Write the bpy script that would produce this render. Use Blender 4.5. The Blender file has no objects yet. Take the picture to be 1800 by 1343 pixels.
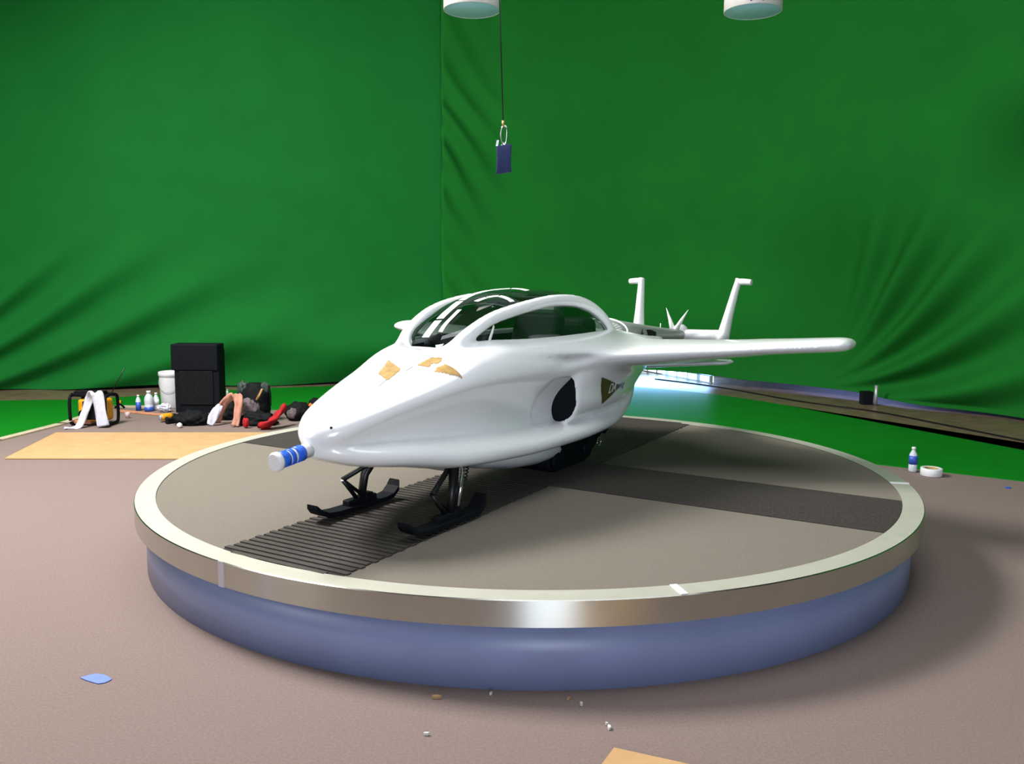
import bpy, bmesh, math, random
import numpy as np
from mathutils import Vector, Matrix
from mathutils.bvhtree import BVHTree

S = bpy.context.scene
COL = S.collection
PI = math.pi

# ------------------------------------------------------------------ camera
F_PX = 1526.0
PITCH, ROLL = 0.12039, 0.00674
CAM = Vector((-0.0986, -5.5523, 1.6209))
cd = bpy.data.cameras.new('camera')
cd.sensor_width = 36.0
cd.lens = F_PX / 1800.0 * 36.0
cd.clip_end = 200
cam = bpy.data.objects.new('camera', cd)
COL.objects.link(cam)
_c, _s = math.cos(PITCH), math.sin(PITCH)
fw = Vector((0, _c, -_s)); up0 = Vector((0, _s, _c)); rt0 = Vector((1, 0, 0))
cr, sr = math.cos(ROLL), math.sin(ROLL)
rt = cr * rt0 + sr * up0
up = -sr * rt0 + cr * up0
m = Matrix((rt, up, -fw)).transposed().to_4x4()
m.translation = CAM
cam.matrix_world = m
S.camera = cam

# ------------------------------------------------------------------ world, lights, exposure
S.view_settings.view_transform = 'Standard'
S.view_settings.look = 'None'
S.view_settings.gamma = 1
S.view_settings.exposure = 0.47
S.view_settings.use_curve_mapping = False
W = bpy.data.worlds.new('world'); S.world = W
W.use_nodes = True
W.node_tree.nodes['Background'].inputs[0].default_value = (0.75, 0.85, 1.0, 1)
W.node_tree.nodes['Background'].inputs[1].default_value = 0.6

def area(name, loc, target, sx, sy, power, col, spread=PI):
    l = bpy.data.lights.new(name, 'AREA')
    l.shape = 'RECTANGLE'; l.size = sx; l.size_y = sy
    l.energy = power; l.color = col; l.spread = spread
    o = bpy.data.objects.new(name, l); COL.objects.link(o)
    o.location = loc
    d = Vector(target) - Vector(loc)
    o.rotation_euler = d.to_track_quat('-Z', 'Y').to_euler()
    return o
area('skylight_lamp', (-4.7, 0.3, 6.7), (-0.9, 0.4, 0), 2.6, 2.6, 1120, (1.0, 0.98, 0.95))
area('ceiling_lamp', (1.0, -1.5, 6.8), (0.6, 0.0, 0), 5.0, 5.0, 230, (0.95, 0.98, 1.0))
area('door_lamp', (0.9, -12.6, 2.1), (0.4, 0, 0.8), 2.4, 3.6, 360, (0.74, 0.84, 1.0))
area('side_lamp', (-8.5, -5.5, 4.6), (-1.5, -1.0, 0.4), 3.0, 3.0, 110, (1.0, 0.97, 0.93))
area('rear_window_lamp', (1.9, 8.93, 0.47), (1.5, 6.6, -0.55), 2.6, .8, 75, (0.28, 0.55, 1.0))

area('rear_fill_lamp', (6.5, 11.0, 3.2), (4.0, 7.0, 0), 2.0, 2.0, 60, (0.35, 0.45, 1.0))  # added fill behind the curtain, turns the floor there bluish

# ------------------------------------------------------------------ helpers
def tag(o, label=None, cat=None, group=None, kind=None):
    if label: o['label'] = label
    if cat: o['category'] = cat
    if group: o['group'] = group
    if kind: o['kind'] = kind
    return o

def empty(name, loc=(0, 0, 0), rz=0.0):
    o = bpy.data.objects.new(name, None); COL.objects.link(o)
    o.location = loc; o.rotation_euler = (0, 0, rz); o.empty_display_size = 0.1
    return o

def mesh_obj(name, verts, faces, mat, parent=None, smooth=False):
    me = bpy.data.meshes.new(name)
    me.from_pydata([tuple(map(float, v)) for v in verts], [], [tuple(map(int, f)) for f in faces])
    me.update()
    o = bpy.data.objects.new(name, me); COL.objects.link(o)
    for mm in (mat if isinstance(mat, (list, tuple)) else [mat]): me.materials.append(mm)
    if smooth: me.polygons.foreach_set('use_smooth', [True] * len(me.polygons))
    if parent: o.parent = parent
    return o

def bm_obj(name, bm, mat, parent=None, smooth=False, bevel=0.0, auto=True):
    bmesh.ops.recalc_face_normals(bm, faces=bm.faces)
    me = bpy.data.meshes.new(name); bm.to_mesh(me); bm.free()
    o = bpy.data.objects.new(name, me); COL.objects.link(o)
    for mm in (mat if isinstance(mat, (list, tuple)) else [mat]): me.materials.append(mm)
    if smooth: me.polygons.foreach_set('use_smooth', [True] * len(me.polygons))
    if bevel > 0:
        b = o.modifiers.new('bevel', 'BEVEL'); b.width = bevel; b.segments = 3; b.limit_method = 'ANGLE'; b.angle_limit = 0.6
    if parent: o.parent = parent
    return o

def add_box(bm, c, s, rot=None, mi=0):
    mt = Matrix.Translation(c)
    if rot is not None: mt = mt @ rot.to_4x4()
    mt = mt @ Matrix.Diagonal((s[0], s[1], s[2], 1))
    r = bmesh.ops.create_cube(bm, size=1.0, matrix=mt)
    for f in {f for v in r['verts'] for f in v.link_faces}: f.material_index = mi

def ring(center, axis, r, n, ref=None, ry=None):
    a = Vector(axis).normalized()
    ref = Vector(ref) if ref is not None else (Vector((0, 0, 1)) if abs(a.z) < .9 else Vector((1, 0, 0)))
    x = (ref - a * ref.dot(a)).normalized(); y = a.cross(x)
    ry = r if ry is None else ry
    return [Vector(center) + x * (r * math.cos(2 * PI * i / n)) + y * (ry * math.sin(2 * PI * i / n)) for i in range(n)]

def add_tube(bm, pts, rad, n=12, ref=None, flat=1.0, caps=True, mi=0):
    """tube through pts; rad float or list; flat scales the second axis"""
    pts = [Vector(p) for p in pts]
    if not hasattr(rad, '__len__'): rad = [rad] * len(pts)
    rings = []
    for i, p in enumerate(pts):
        a = (pts[min(i + 1, len(pts) - 1)] - pts[max(i - 1, 0)])
        rr = ring(p, a, rad[i], n, ref, rad[i] * flat)
        rings.append([bm.verts.new(v) for v in rr])
    fs = []
    for i in range(len(rings) - 1):
        for j in range(n):
            fs.append(bm.faces.new((rings[i][j], rings[i][(j + 1) % n], rings[i + 1][(j + 1) % n], rings[i + 1][j])))
    if caps:
        fs.append(bm.faces.new(rings[0][::-1])); fs.append(bm.faces.new(rings[-1]))
    for f in fs: f.smooth = len(f.verts) == 4; f.material_index = mi

def add_lathe(bm, prof, c=(0, 0, 0), n=32, mi=0, axis='Z', caps=True):
    """prof: list of (r, z)"""
    c = Vector(c); rings = []
    for r, z in prof:
        rg = []
        for i in range(n):
            a = 2 * PI * i / n
            if axis == 'Z': v = Vector((r * math.cos(a), r * math.sin(a), z))
            elif axis == 'X': v = Vector((z, r * math.cos(a), r * math.sin(a)))
            else: v = Vector((r * math.cos(a), z, r * math.sin(a)))
            rg.append(bm.verts.new(c + v))
        rings.append(rg)
    for i in range(len(rings) - 1):
        for j in range(n):
            f = bm.faces.new((rings[i][j], rings[i][(j + 1) % n], rings[i + 1][(j + 1) % n], rings[i + 1][j]))
            f.smooth = True; f.material_index = mi
    if caps:
        for rg in (rings[0], rings[-1]):
            f = bm.faces.new(rg); f.material_index = mi

def catmull(P, n=8, closed=False):
    P = [Vector(p) for p in P]; out = []
    N = len(P)
    rng = range(N) if closed else range(N - 1)
    for i in rng:
        if closed: p0, p1, p2, p3 = P[(i - 1) % N], P[i], P[(i + 1) % N], P[(i + 2) % N]
        else: p0, p1, p2, p3 = P[max(i - 1, 0)], P[i], P[i + 1], P[min(i + 2, N - 1)]
        for k in range(n):
            t = k / n
            out.append(0.5 * ((2 * p1) + (p2 - p0) * t + (2 * p0 - 5 * p1 + 4 * p2 - p3) * t * t + (3 * p1 - p0 - 3 * p2 + p3) * t ** 3))
    if not closed: out.append(P[-1])
    return out

# ------------------------------------------------------------------ materials
def mat(name, col, rough=0.6, metal=0.0, noise=0.0, nscale=40.0, bump=0.0, bscale=200.0, coat=0.0, aniso=0.0,
        spec=0.5, col2=None, emit=None, estr=0.0, sheen=0.0):
    M = bpy.data.materials.new(name); M.use_nodes = True
    nt = M.node_tree; b = nt.nodes['Principled BSDF']
    b.inputs['Base Color'].default_value = (*col, 1)
    b.inputs['Roughness'].default_value = rough
    b.inputs['Metallic'].default_value = metal
    b.inputs['Specular IOR Level'].default_value = spec
    if coat: b.inputs['Coat Weight'].default_value = coat; b.inputs['Coat Roughness'].default_value = 0.06
    if aniso: b.inputs['Anisotropic'].default_value = aniso
    if sheen: b.inputs['Sheen Weight'].default_value = sheen
    if emit: b.inputs['Emission Color'].default_value = (*emit, 1); b.inputs['Emission Strength'].default_value = estr
    tc = nt.nodes.new('ShaderNodeTexCoord')
    if noise > 0 or col2:
        nz = nt.nodes.new('ShaderNodeTexNoise'); nz.inputs['Scale'].default_value = nscale; nz.inputs['Detail'].default_value = 5
        nt.links.new(tc.outputs['Object'], nz.inputs['Vector'])
        rp = nt.nodes.new('ShaderNodeValToRGB')
        c2 = col2 if col2 else tuple(min(1, c * (1 + noise)) for c in col)
        c1 = col if col2 else tuple(c * (1 - noise) for c in col)
        rp.color_ramp.elements[0].position = 0.32; rp.color_ramp.elements[0].color = (*c1, 1)
        rp.color_ramp.elements[1].position = 0.68; rp.color_ramp.elements[1].color = (*c2, 1)
        nt.links.new(nz.outputs['Fac'], rp.inputs[0]); nt.links.new(rp.outputs[0], b.inputs['Base Color'])
    if bump > 0:
        nb = nt.nodes.new('ShaderNodeTexNoise'); nb.inputs['Scale'].default_value = bscale; nb.inputs['Detail'].default_value = 4
        nt.links.new(tc.outputs['Object'], nb.inputs['Vector'])
        bp = nt.nodes.new('ShaderNodeBump'); bp.inputs['Strength'].default_value = bump; bp.inputs['Distance'].default_value = 0.004
        nt.links.new(nb.outputs['Fac'], bp.inputs['Height']); nt.links.new(bp.outputs[0], b.inputs['Normal'])
    return M

M_floor = mat('grey_brown_carpet', (0.235, 0.178, 0.160), 0.95, noise=0.10, nscale=90, bump=0.5, bscale=500, spec=0.15)
M_concrete = mat('brown_concrete', (0.20, 0.13, 0.09), 0.35, noise=0.25, nscale=6, spec=0.5)
M_greenfloor = mat('green_painted_floor', (0.003, 0.20, 0.008), 0.42, noise=0.06, nscale=3, spec=0.4)
M_cloth = mat('green_muslin', (0.010, 0.165, 0.027), 0.9, noise=0.04, nscale=2.2, bump=0.25, bscale=300, spec=0.1, sheen=0.0)
M_cloth2 = mat('green_muslin_warm', (0.011, 0.160, 0.020), 0.9, noise=0.04, nscale=1.8, bump=0.25, bscale=300, spec=0.1)
M_wall = mat('studio_wall', (0.13, 0.13, 0.13), 0.9, noise=0.05, nscale=2)
M_ceil = mat('studio_ceiling', (0.20, 0.20, 0.20), 0.9, noise=0.05, nscale=2)
M_deck = mat('turntable_carpet', (0.195, 0.172, 0.142), 0.92, noise=0.10, nscale=120, bump=0.5, bscale=600, spec=0.2)
M_groove = mat('ribbed_rubber', (0.060, 0.052, 0.046), 0.7, noise=0.15, nscale=60, spec=0.3)
M_rim = mat('brushed_aluminium', (0.60, 0.61, 0.56), 0.27, metal=1.0, noise=0.03, nscale=8, aniso=0.92)
_tg = M_rim.node_tree.nodes.new('ShaderNodeTangent'); _tg.direction_type = 'RADIAL'; _tg.axis = 'Z'
M_rim.node_tree.nodes['Principled BSDF'].inputs['Anisotropic Rotation'].default_value = 0.25
M_rim.node_tree.links.new(_tg.outputs[0], M_rim.node_tree.nodes['Principled BSDF'].inputs['Tangent'])
M_rimtop = mat('dull_aluminium', (0.60, 0.59, 0.50), 0.5, metal=0.45, noise=0.04, nscale=9)
M_bracket = mat('joint_plate_metal', (0.62, 0.60, 0.66), 0.4, metal=0.6)
M_skirt = mat('blue_grey_laminate', (0.225, 0.270, 0.450), 0.36, noise=0.05, nscale=3, spec=0.4)
M_white = mat('gloss_white_paint', (0.93, 0.94, 0.95), 0.22, coat=0.5, noise=0.01, nscale=3)
M_whitem = mat('satin_white_paint', (0.86, 0.87, 0.88), 0.35, noise=0.01, nscale=3)
M_boom = mat('light_grey_paint', (0.26, 0.29, 0.265), 0.4, noise=0.02, nscale=4)
M_black = mat('matte_black', (0.004, 0.005, 0.008), 0.7, spec=0.15, noise=0.2, nscale=30)
M_blackm = mat('black_metal', (0.006, 0.006, 0.008), 0.4, metal=0.1, noise=0.1, nscale=30)
M_dark = mat('dark_cabin_lining', (0.012, 0.016, 0.018), 0.7, noise=0.2, nscale=12)
M_chrome = mat('chrome', (0.75, 0.77, 0.8), 0.15, metal=1.0, noise=0.02, nscale=10)
M_blue = mat('blue_tape', (0.01, 0.12, 0.75), 0.45, noise=0.1, nscale=40)
M_navy = mat('navy_cloth', (0.006, 0.016, 0.085), 0.8, noise=0.2, nscale=40)
M_tan = mat('tan_patch', (0.50, 0.31, 0.09), 0.55, col2=(0.33, 0.20, 0.06), nscale=25)
M_ply = mat('plywood', (0.50, 0.30, 0.13), 0.7, col2=(0.56, 0.345, 0.165), nscale=7)
M_cream = mat('cream_edge_strip', (0.50, 0.44, 0.30), 0.7, noise=0.1, nscale=15)
M_olive = mat('olive_logo', (0.075, 0.075, 0.012), 0.5, noise=0.1, nscale=40)
M_grey = mat('grey_print', (0.22, 0.24, 0.32), 0.5, noise=0.1, nscale=40)
M_seam = mat('panel_seam_grey', (0.35, 0.37, 0.38), 0.6, noise=0.05, nscale=40)
M_yellow = mat('yellow_plastic', (0.75, 0.33, 0.01), 0.4, noise=0.1, nscale=20)
M_red = mat('red_cloth', (0.42, 0.004, 0.010), 0.8, noise=0.2, nscale=20)
M_towel = mat('white_cloth', (0.62, 0.62, 0.72), 0.9, noise=0.08, nscale=30, bump=0.4, bscale=200)
M_pink = mat('tan_pink_cloth', (0.50, 0.24, 0.17), 0.9, noise=0.15, nscale=20)
M_greycl = mat('grey_patterned_cloth', (0.14, 0.11, 0.12), 0.9, noise=0.5, nscale=40)
M_bagbl = mat('black_nylon', (0.006, 0.007, 0.008), 0.75, spec=0.15, noise=0.3, nscale=30)
M_olivecl = mat('dark_green_nylon', (0.03, 0.05, 0.04), 0.7, noise=0.3, nscale=30)
M_pail = mat('white_plastic', (0.80, 0.80, 0.82), 0.35, noise=0.02, nscale=10)
M_wood = mat('bare_wood', (0.55, 0.24, 0.12), 0.7, noise=0.2, nscale=15)
M_label = mat('blue_label', (0.03, 0.09, 0.45), 0.4, noise=0.1, nscale=40)
M_drum = mat('white_lamp_drum', (0.85, 0.82, 0.80), 0.6, noise=0.02, nscale=8)
M_diff = mat('lamp_diffuser', (0.30, 0.62, 0.66), 0.5, noise=0.03, nscale=8, emit=(0.35, 0.60, 0.70), estr=0.07)
M_brass = mat('brass', (0.55, 0.33, 0.12), 0.4, metal=0.8)
M_pane = mat('daylight_pane', (0.8, 0.88, 1.0), 0.5, emit=(0.75, 0.87, 1.0), estr=2.2)
M_debris = mat('paper_scrap', (0.62, 0.60, 0.58), 0.8, noise=0.1)
M_debtan = mat('wood_chip', (0.40, 0.24, 0.11), 0.8, noise=0.1)

def glass_mat(name, tint, gloss=0.06, rough=0.03):
    M = bpy.data.materials.new(name); M.use_nodes = True
    nt = M.node_tree; nt.nodes.clear()
    out = nt.nodes.new('ShaderNodeOutputMaterial'); mx = nt.nodes.new('ShaderNodeMixShader')
    tr = nt.nodes.new('ShaderNodeBsdfTransparent'); tr.inputs[0].default_value = (*tint, 1)
    gl = nt.nodes.new('ShaderNodeBsdfGlossy'); gl.inputs['Color'].default_value = (0.95, 0.97, 1, 1); gl.inputs['Roughness'].default_value = rough
    lw = nt.nodes.new('ShaderNodeLayerWeight'); lw.inputs['Blend'].default_value = 0.5
    pw = nt.nodes.new('ShaderNodeMath'); pw.operation = 'POWER'; pw.inputs[1].default_value = 4.5
    mm = nt.nodes.new('ShaderNodeMath'); mm.operation = 'MULTIPLY_ADD'; mm.inputs[1].default_value = 0.8; mm.inputs[2].default_value = 0.04 + gloss; mm.use_clamp = True
    nt.links.new(lw.outputs['Facing'], pw.inputs[0]); nt.links.new(pw.outputs[0], mm.inputs[0]); nt.links.new(mm.outputs[0], mx.inputs[0])
    nt.links.new(tr.outputs[0], mx.inputs[1]); nt.links.new(gl.outputs[0], mx.inputs[2]); nt.links.new(mx.outputs[0], out.inputs[0])
    return M
M_glass = glass_mat('tinted_canopy_glass', (0.36, 0.42, 0.39), 0.03)
M_clear = glass_mat('clear_plastic', (0.75, 0.82, 0.88), 0.08, 0.1)

# ------------------------------------------------------------------ room shell
def struct(o): o['kind'] = 'structure'; return o

bm = bmesh.new(); add_box(bm, (0, 0, -0.05), (26, 28, 0.1)); struct(bm_obj('floor', bm, M_floor))
bm = bmesh.new(); add_box(bm, (0, 0, 7.05), (26, 28, 0.1)); struct(bm_obj('ceiling', bm, M_ceil))
bm = bmesh.new(); add_box(bm, (-13.05, 0, 3.5), (0.1, 28, 7)); struct(bm_obj('wall_left', bm, M_wall))
bm = bmesh.new(); add_box(bm, (13.05, 0, 3.5), (0.1, 28, 7)); struct(bm_obj('wall_right', bm, M_wall))
bm = bmesh.new(); add_box(bm, (0, 14.05, 3.5), (26, 0.1, 7)); struct(bm_obj('wall_back', bm, M_wall))
bm = bmesh.new(); add_box(bm, (0, -14.05, 3.5), (26, 0.1, 7)); struct(bm_obj('wall_front', bm, M_wall))

def slab(name, outline, z0, z1, m_, parent=None, bevel=0):
    bm = bmesh.new()
    lo = [bm.verts.new((p[0], p[1], z0)) for p in outline]; hi = [bm.verts.new((p[0], p[1], z1)) for p in outline]
    n = len(outline)
    bm.faces.new(lo[::-1]); bm.faces.new(hi)
    for i in range(n): bm.faces.new((lo[i], lo[(i + 1) % n], hi[(i + 1) % n], hi[i]))
    return bm_obj(name, bm, m_, parent, bevel=bevel)

# green painted floor band and the brown floor behind it
back = catmull([(-12.9, 4.2, 0), (-6.65, 5.45, 0), (-5.66, 5.65, 0), (-3.9, 6.70, 0), (-2.9, 7.12, 0), (-1, 7.7, 0), (1.2, 7.55, 0), (2.64, 6.62, 0), (3.52, 5.37, 0), (4.33, 3.96, 0), (4.89, 2.76, 0), (6.0, 0.2, 0), (7.6, -3.2, 0)], 8)
front = [(8.6, -2.6, 0), (4.06, 1.34, 0), (3.057, 2.0, 0), (1.4, 2.9, 0), (-0.6, 3.9, 0), (-2.3, 4.55, 0), (-3.3, 5.0, 0), (-4.98, 4.98, 0), (-4.95, 3.75, 0), (-5.09, 2.78, 0), (-5.9, 0.4, 0), (-12.9, -2.0, 0)]
struct(slab('trim_1', [tuple(v) for v in back] + front[:], 0.0, 0.006, M_greenfloor))
bb = [(-12.9, 13.9, 0), (12.9, 13.9, 0), (12.9, -6, 0), (8.6, -2.6, 0), (7.6, -3.2, 0)]
struct(slab('trim_2', [tuple(v) for v in back][::-1] + [(-12.9, 13.9, 0), (12.9, 13.9, 0), (12.9, -3.2, 0)], 0.0, 0.003, M_concrete))
# cream edging of the grey carpet, left and back side
bm = bmesh.new()
edge = [(-5.95, 0.4), (-5.12, 2.78), (-4.98, 3.75), (-5.0, 5.0), (-3.3, 5.02)]
for i in range(len(edge) - 1):
    a = Vector((*edge[i], 0.008)); b = Vector((*edge[i + 1], 0.008)); d = (b - a)
    add_box(bm, (a + b) / 2, (d.length + .05, 0.10, 0.014), Matrix.Rotation(math.atan2(d.y, d.x), 3, 'Z'))
struct(bm_obj('trim_3', bm, M_cream))

# window band low in the back wall, behind the curtain
wa, wb_ = Vector((1.7, 10.8, 0)), Vector((3.02, 7.86, 0)); wd_ = wb_ - wa; wr_ = Matrix.Rotation(math.atan2(wd_.y, wd_.x), 3, 'Z')
bm = bmesh.new(); add_box(bm, (wa + wb_) / 2 + Vector((0, 0, .06)), (wd_.length, 0.04, 0.10), wr_); o = bm_obj('window_1', bm, M_pane); struct(o)
bm = bmesh.new()
for k in range(12): add_box(bm, wa + wd_ * (k / 11) + Vector((-.03, -.02, .06)), (0.03 + .05 * (k % 3 == 1), 0.05, 0.12), wr_)
for z in (0.010, 0.115): add_box(bm, (wa + wb_) / 2 + Vector((-.03, -.02, z)), (wd_.length + .05, 0.05, 0.016), wr_)
fr = bm_obj('window_frame', bm, M_whitem, o)

# ------------------------------------------------------------------ green cloth backdrop
def fbm(x, y, seed=0):
    r = random.Random(seed); v = 0
    for k in range(4):
        f = 1.6 ** k; a = r.uniform(0, 6.28); b = r.uniform(0, 6.28); th = r.uniform(0, 3.1)
        v = v + np.sin(f * (x * math.cos(th) + y * math.sin(th)) + a + 1.3 * np.sin(f * .7 * y + b)) / f
    return v

def curtain(name, path, ztop, hem, disp, label, m_, su=300, sv=210):
    P = catmull([(p[0], p[1], 0) for p in path], 24)
    L = [0]
    for i in range(1, len(P)): L.append(L[-1] + (P[i] - P[i - 1]).length)
    L = np.array(L); T = L[-1]
    px_ = np.array([p.x for p in P]); py_ = np.array([p.y for p in P])
    s = np.linspace(0, T, su); t = np.linspace(0, 1, sv)
    X = np.interp(s, L, px_); Y = np.interp(s, L, py_)
    tx = np.gradient(X, s); ty = np.gradient(Y, s)
    nx, ny = ty, -tx           # towards the room
    h = np.array([hem(x) for x in X])
    SS, TT = np.meshgrid(s, t, indexing='ij')
    ZZ = h[:, None] + (ztop - h[:, None]) * TT ** 1.35
    XX = np.broadcast_to(X[:, None], SS.shape); YY = np.broadcast_to(Y[:, None], SS.shape)
    D = disp(XX, SS, ZZ)
    VX = XX + nx[:, None] * D; VY = YY + ny[:, None] * D
    V = np.stack([VX, VY, ZZ], -1).reshape(-1, 3)
    F = []
    for i in range(su - 1):
        b0 = i * sv
        for j in range(sv - 1): F.append((b0 + j, b0 + sv + j, b0 + sv + j + 1, b0 + j + 1))
    o = mesh_obj(name, V, F, m_, smooth=True)
    sm = o.modifiers.new('thick', 'SOLIDIFY'); sm.thickness = 0.004
    tag(o, label, 'backdrop cloth', 'green cloth backdrops')
    return o

def sstep(a, b, x):
    t = np.clip((x - a) / (b - a), 0, 1); return t * t * (3 - 2 * t)

def disp_left(x, s, z):
    # folds fanning up and to the right out of the lower left corner
    dx = np.clip(x + 9.5, .3, None); r = np.hypot(dx, z + .6); th = np.arctan2(z + .6, dx) - .03 * (r - 2.3)
    ph = 2 * PI * (th - .40) / .165
    sw = (0.5 - 0.5 * np.cos(ph)) ** 1.2
    env = np.exp(-((r - 3.6) / 2.2) ** 2) * (1 - sstep(.60, .85, th)) * (1 - sstep(1.2, 2.4, z))
    env2 = sstep(-5.2, -3.5, x) * (1 - sstep(.7, 1.7, z))
    bulge = 0.30 * np.exp(-((z - 0.62) / 0.42) ** 2) * sstep(-5.4, -3.2, x)
    return sw * (0.17 * env + 0.07 * env2) + bulge + 0.028 * fbm(x * 0.9, z * 0.7, 3)

def disp_right(x, s, z):
    d1 = np.clip(x + 1.19, 0, None)
    ph = 2 * PI * (z + 1.6 * d1 - .25 * d1 * d1 + .06 * np.sin(3.1 * z)) / .66
    fan = (0.5 + 0.5 * np.sin(ph)) ** 1.3 * 0.15 * np.exp(-(d1 / 0.75) ** 2) * (0.6 + .4 * np.sin(1.9 * z + 1))
    # folds fanning up and right from the hem behind the wing tip
    s0 = np.interp(4.1, x[:, 0], s[:, 0]); ds = np.clip(s - s0, .05, None)
    r = np.hypot(ds, z - .1); th = np.arctan2(np.clip(z - .1, 0, None), ds) - .10 * r
    sw = (0.5 - 0.5 * np.cos(2 * PI * th / .27)) ** 1.1 * 0.25 * np.exp(-((r - 2.2) / 1.5) ** 2) * sstep(.2, 1.3, ds) * (1 - sstep(1.7, 3.2, z))
    vf = 0.020 * np.sin(s * 5.1 + 0.5 * np.sin(z * 1.1)) * sstep(2.5, 5.0, x) * sstep(0.8, 2.0, z)
    bulge = 0.22 * np.exp(-((z - 0.95) / 0.5) ** 2) * (1 - sstep(2.5, 5.0, x))
    return fan + sw + vf + bulge + 0.034 * fbm(x * 1.0, z * 0.8, 8)

def hem_left(x): return 0.03 + 0.02 * math.sin(x * 2.1) + 0.10 * max(0, min(1, (x + 2.5) / 2.5))
def hem_right(x): return float(np.interp(x, [-1.2, 0.5, 1.3, 2.2, 2.8, 3.3, 4.5, 5.2, 6.2, 8], [0.12, 0.18, 0.20, 0.20, 0.17, 0.12, 0.10, 0.05, 0.03, 0.03]))

curtain('backdrop_cloth', [(-12.4, 3.2), (-9.5, 5.2), (-7.1, 6.45), (-5.4, 6.75), (-3.6, 7.25), (-2.0, 7.75), (-1.17, 7.95)], 6.95, hem_left, disp_left,
        'long green cloth hung behind the bucket and bags, left of the vertical overlap', M_cloth)
curtain('backdrop_cloth', [(-1.19, 7.84), (-0.2, 8.0), (1.6, 8.0), (2.9, 7.55), (4.0, 6.75), (5.0, 5.6), (5.8, 4.4), (6.6, 2.9), (7.6, 0.6), (9.2, -2.4)], 6.95, hem_right, disp_right,
        'wide green cloth hung behind the aircraft tail and wing, right of the vertical overlap', M_cloth2)

# ------------------------------------------------------------------ turntable
R = 2.35; HT = 0.391; RI = R * 0.953; RS = R * 0.977; TK = 0.110
tt = empty('turntable', (0, 0, 0))
tag(tt, 'large round turntable with ribbed grey deck, metal rim and blue-grey side, under the aircraft', 'turntable')
STA, STB = math.radians(-30.0), math.radians(60.0); SW = 0.151 * R
bm = bmesh.new(); add_lathe(bm, [(0.02, HT - 0.06), (RI + .005, HT - 0.06), (RI + .005, HT - 0.006), (0.02, HT - 0.006)], n=160)
for f in bm.faces: f.smooth = False
bm_obj('deck', bm, M_deck, tt)
bm = bmesh.new()
prof = [(RI, HT - TK), (RI, HT), (R - 0.004, HT), (R, HT - 0.004), (R, HT - TK), (RI, HT - TK)]
add_lathe(bm, prof, n=256, caps=False)
for f in bm.faces:
    f.smooth = True
    c = f.calc_center_median()
    if abs(f.normal.z) > .9 and c.z > HT - 0.002: f.material_index = 1
bmesh.ops.remove_doubles(bm, verts=bm.verts, dist=1e-5)
o = bm_obj('rim', bm, [M_rim, M_rimtop], tt)
for p in o.data.polygons:
    c = p.center
    if c.z > HT - 0.0005: p.material_index = 1
es = o.modifiers.new('es', 'EDGE_SPLIT'); es.split_angle = 0.7
bm = bmesh.new(); add_lathe(bm, [(RS, 0.0), (RS, HT - TK + 0.005), (RS - .03, HT - TK + 0.005), (RS - .03, 0), (RS, 0)], n=200, caps=False)
bmesh.ops.remove_doubles(bm, verts=bm.verts, dist=1e-5)
bm_obj('side_panel', bm, M_skirt, tt)

def strip(ang, name, along):
    """ribbed strip across the deck, ribs parallel to STA"""
    bm = bmesh.new()
    ca, sa = math.cos(STA), math.sin(STA)
    pitch = 0.0236
    if along:
        n = int(2 * SW / pitch)
        for i in range(n):
            v = -SW + (i + .5) * 2 * SW / n
            hl = math.sqrt((RI - 0.004) ** 2 - v * v)
            add_box(bm, (ca * 0 - sa * v, sa * 0 + ca * v, HT - 0.004), (2 * hl, pitch * 0.55, 0.009), Matrix.Rotation(STA, 3, 'Z'))
        return bm_obj(name, bm, M_groove, tt)
    pitch = 0.046
    n = int((RI * 2) / pitch)
    for i in range(n):
        v = -RI + (i + .5) * 2 * RI / n
        if abs(v) < SW: continue
        lim = math.sqrt(max(0, (RI - 0.006) ** 2 - v * v)); hw = min(SW + (0.007 if i % 2 else -0.003), lim)
        if hw < 0.05: continue
        add_box(bm, (-sa * v, ca * v, HT - 0.004), (2 * hw, pitch * 0.62, 0.009), Matrix.Rotation(STA, 3, 'Z'))
    return bm_obj(name, bm, M_groove, tt)
M_grbase = mat('ribbed_rubber_base', (0.035, 0.031, 0.028), 0.8, noise=0.15, nscale=60, spec=0.2)
def strip_base(ang, name, z):
    ca, sa = math.cos(ang), math.sin(ang); out = []
    hl = math.sqrt((RI - .003) ** 2 - SW ** 2); a0 = math.asin(SW / (RI - .003))
    for k in range(9):
        a = -a0 + 2 * a0 * k / 8; out.append(((RI - .003) * math.cos(a), (RI - .003) * math.sin(a)))
    for k in range(9):
        a = PI - a0 + 2 * a0 * k / 8; out.append(((RI - .003) * math.cos(a), (RI - .003) * math.sin(a)))
    out = [(ca * x - sa * y, sa * x + ca * y) for x, y in out]
    return slab(name, out, HT - 0.03, z, M_grbase, tt)
r1 = strip_base(STA, 'ribbed_mat', HT - 0.0045); a_ = strip(STA, 'ribs', True); a_.parent = r1
r2 = strip_base(STB, 'ribbed_mat', HT - 0.0050); a_ = strip(STB, 'ribs', False); a_.parent = r2
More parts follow.
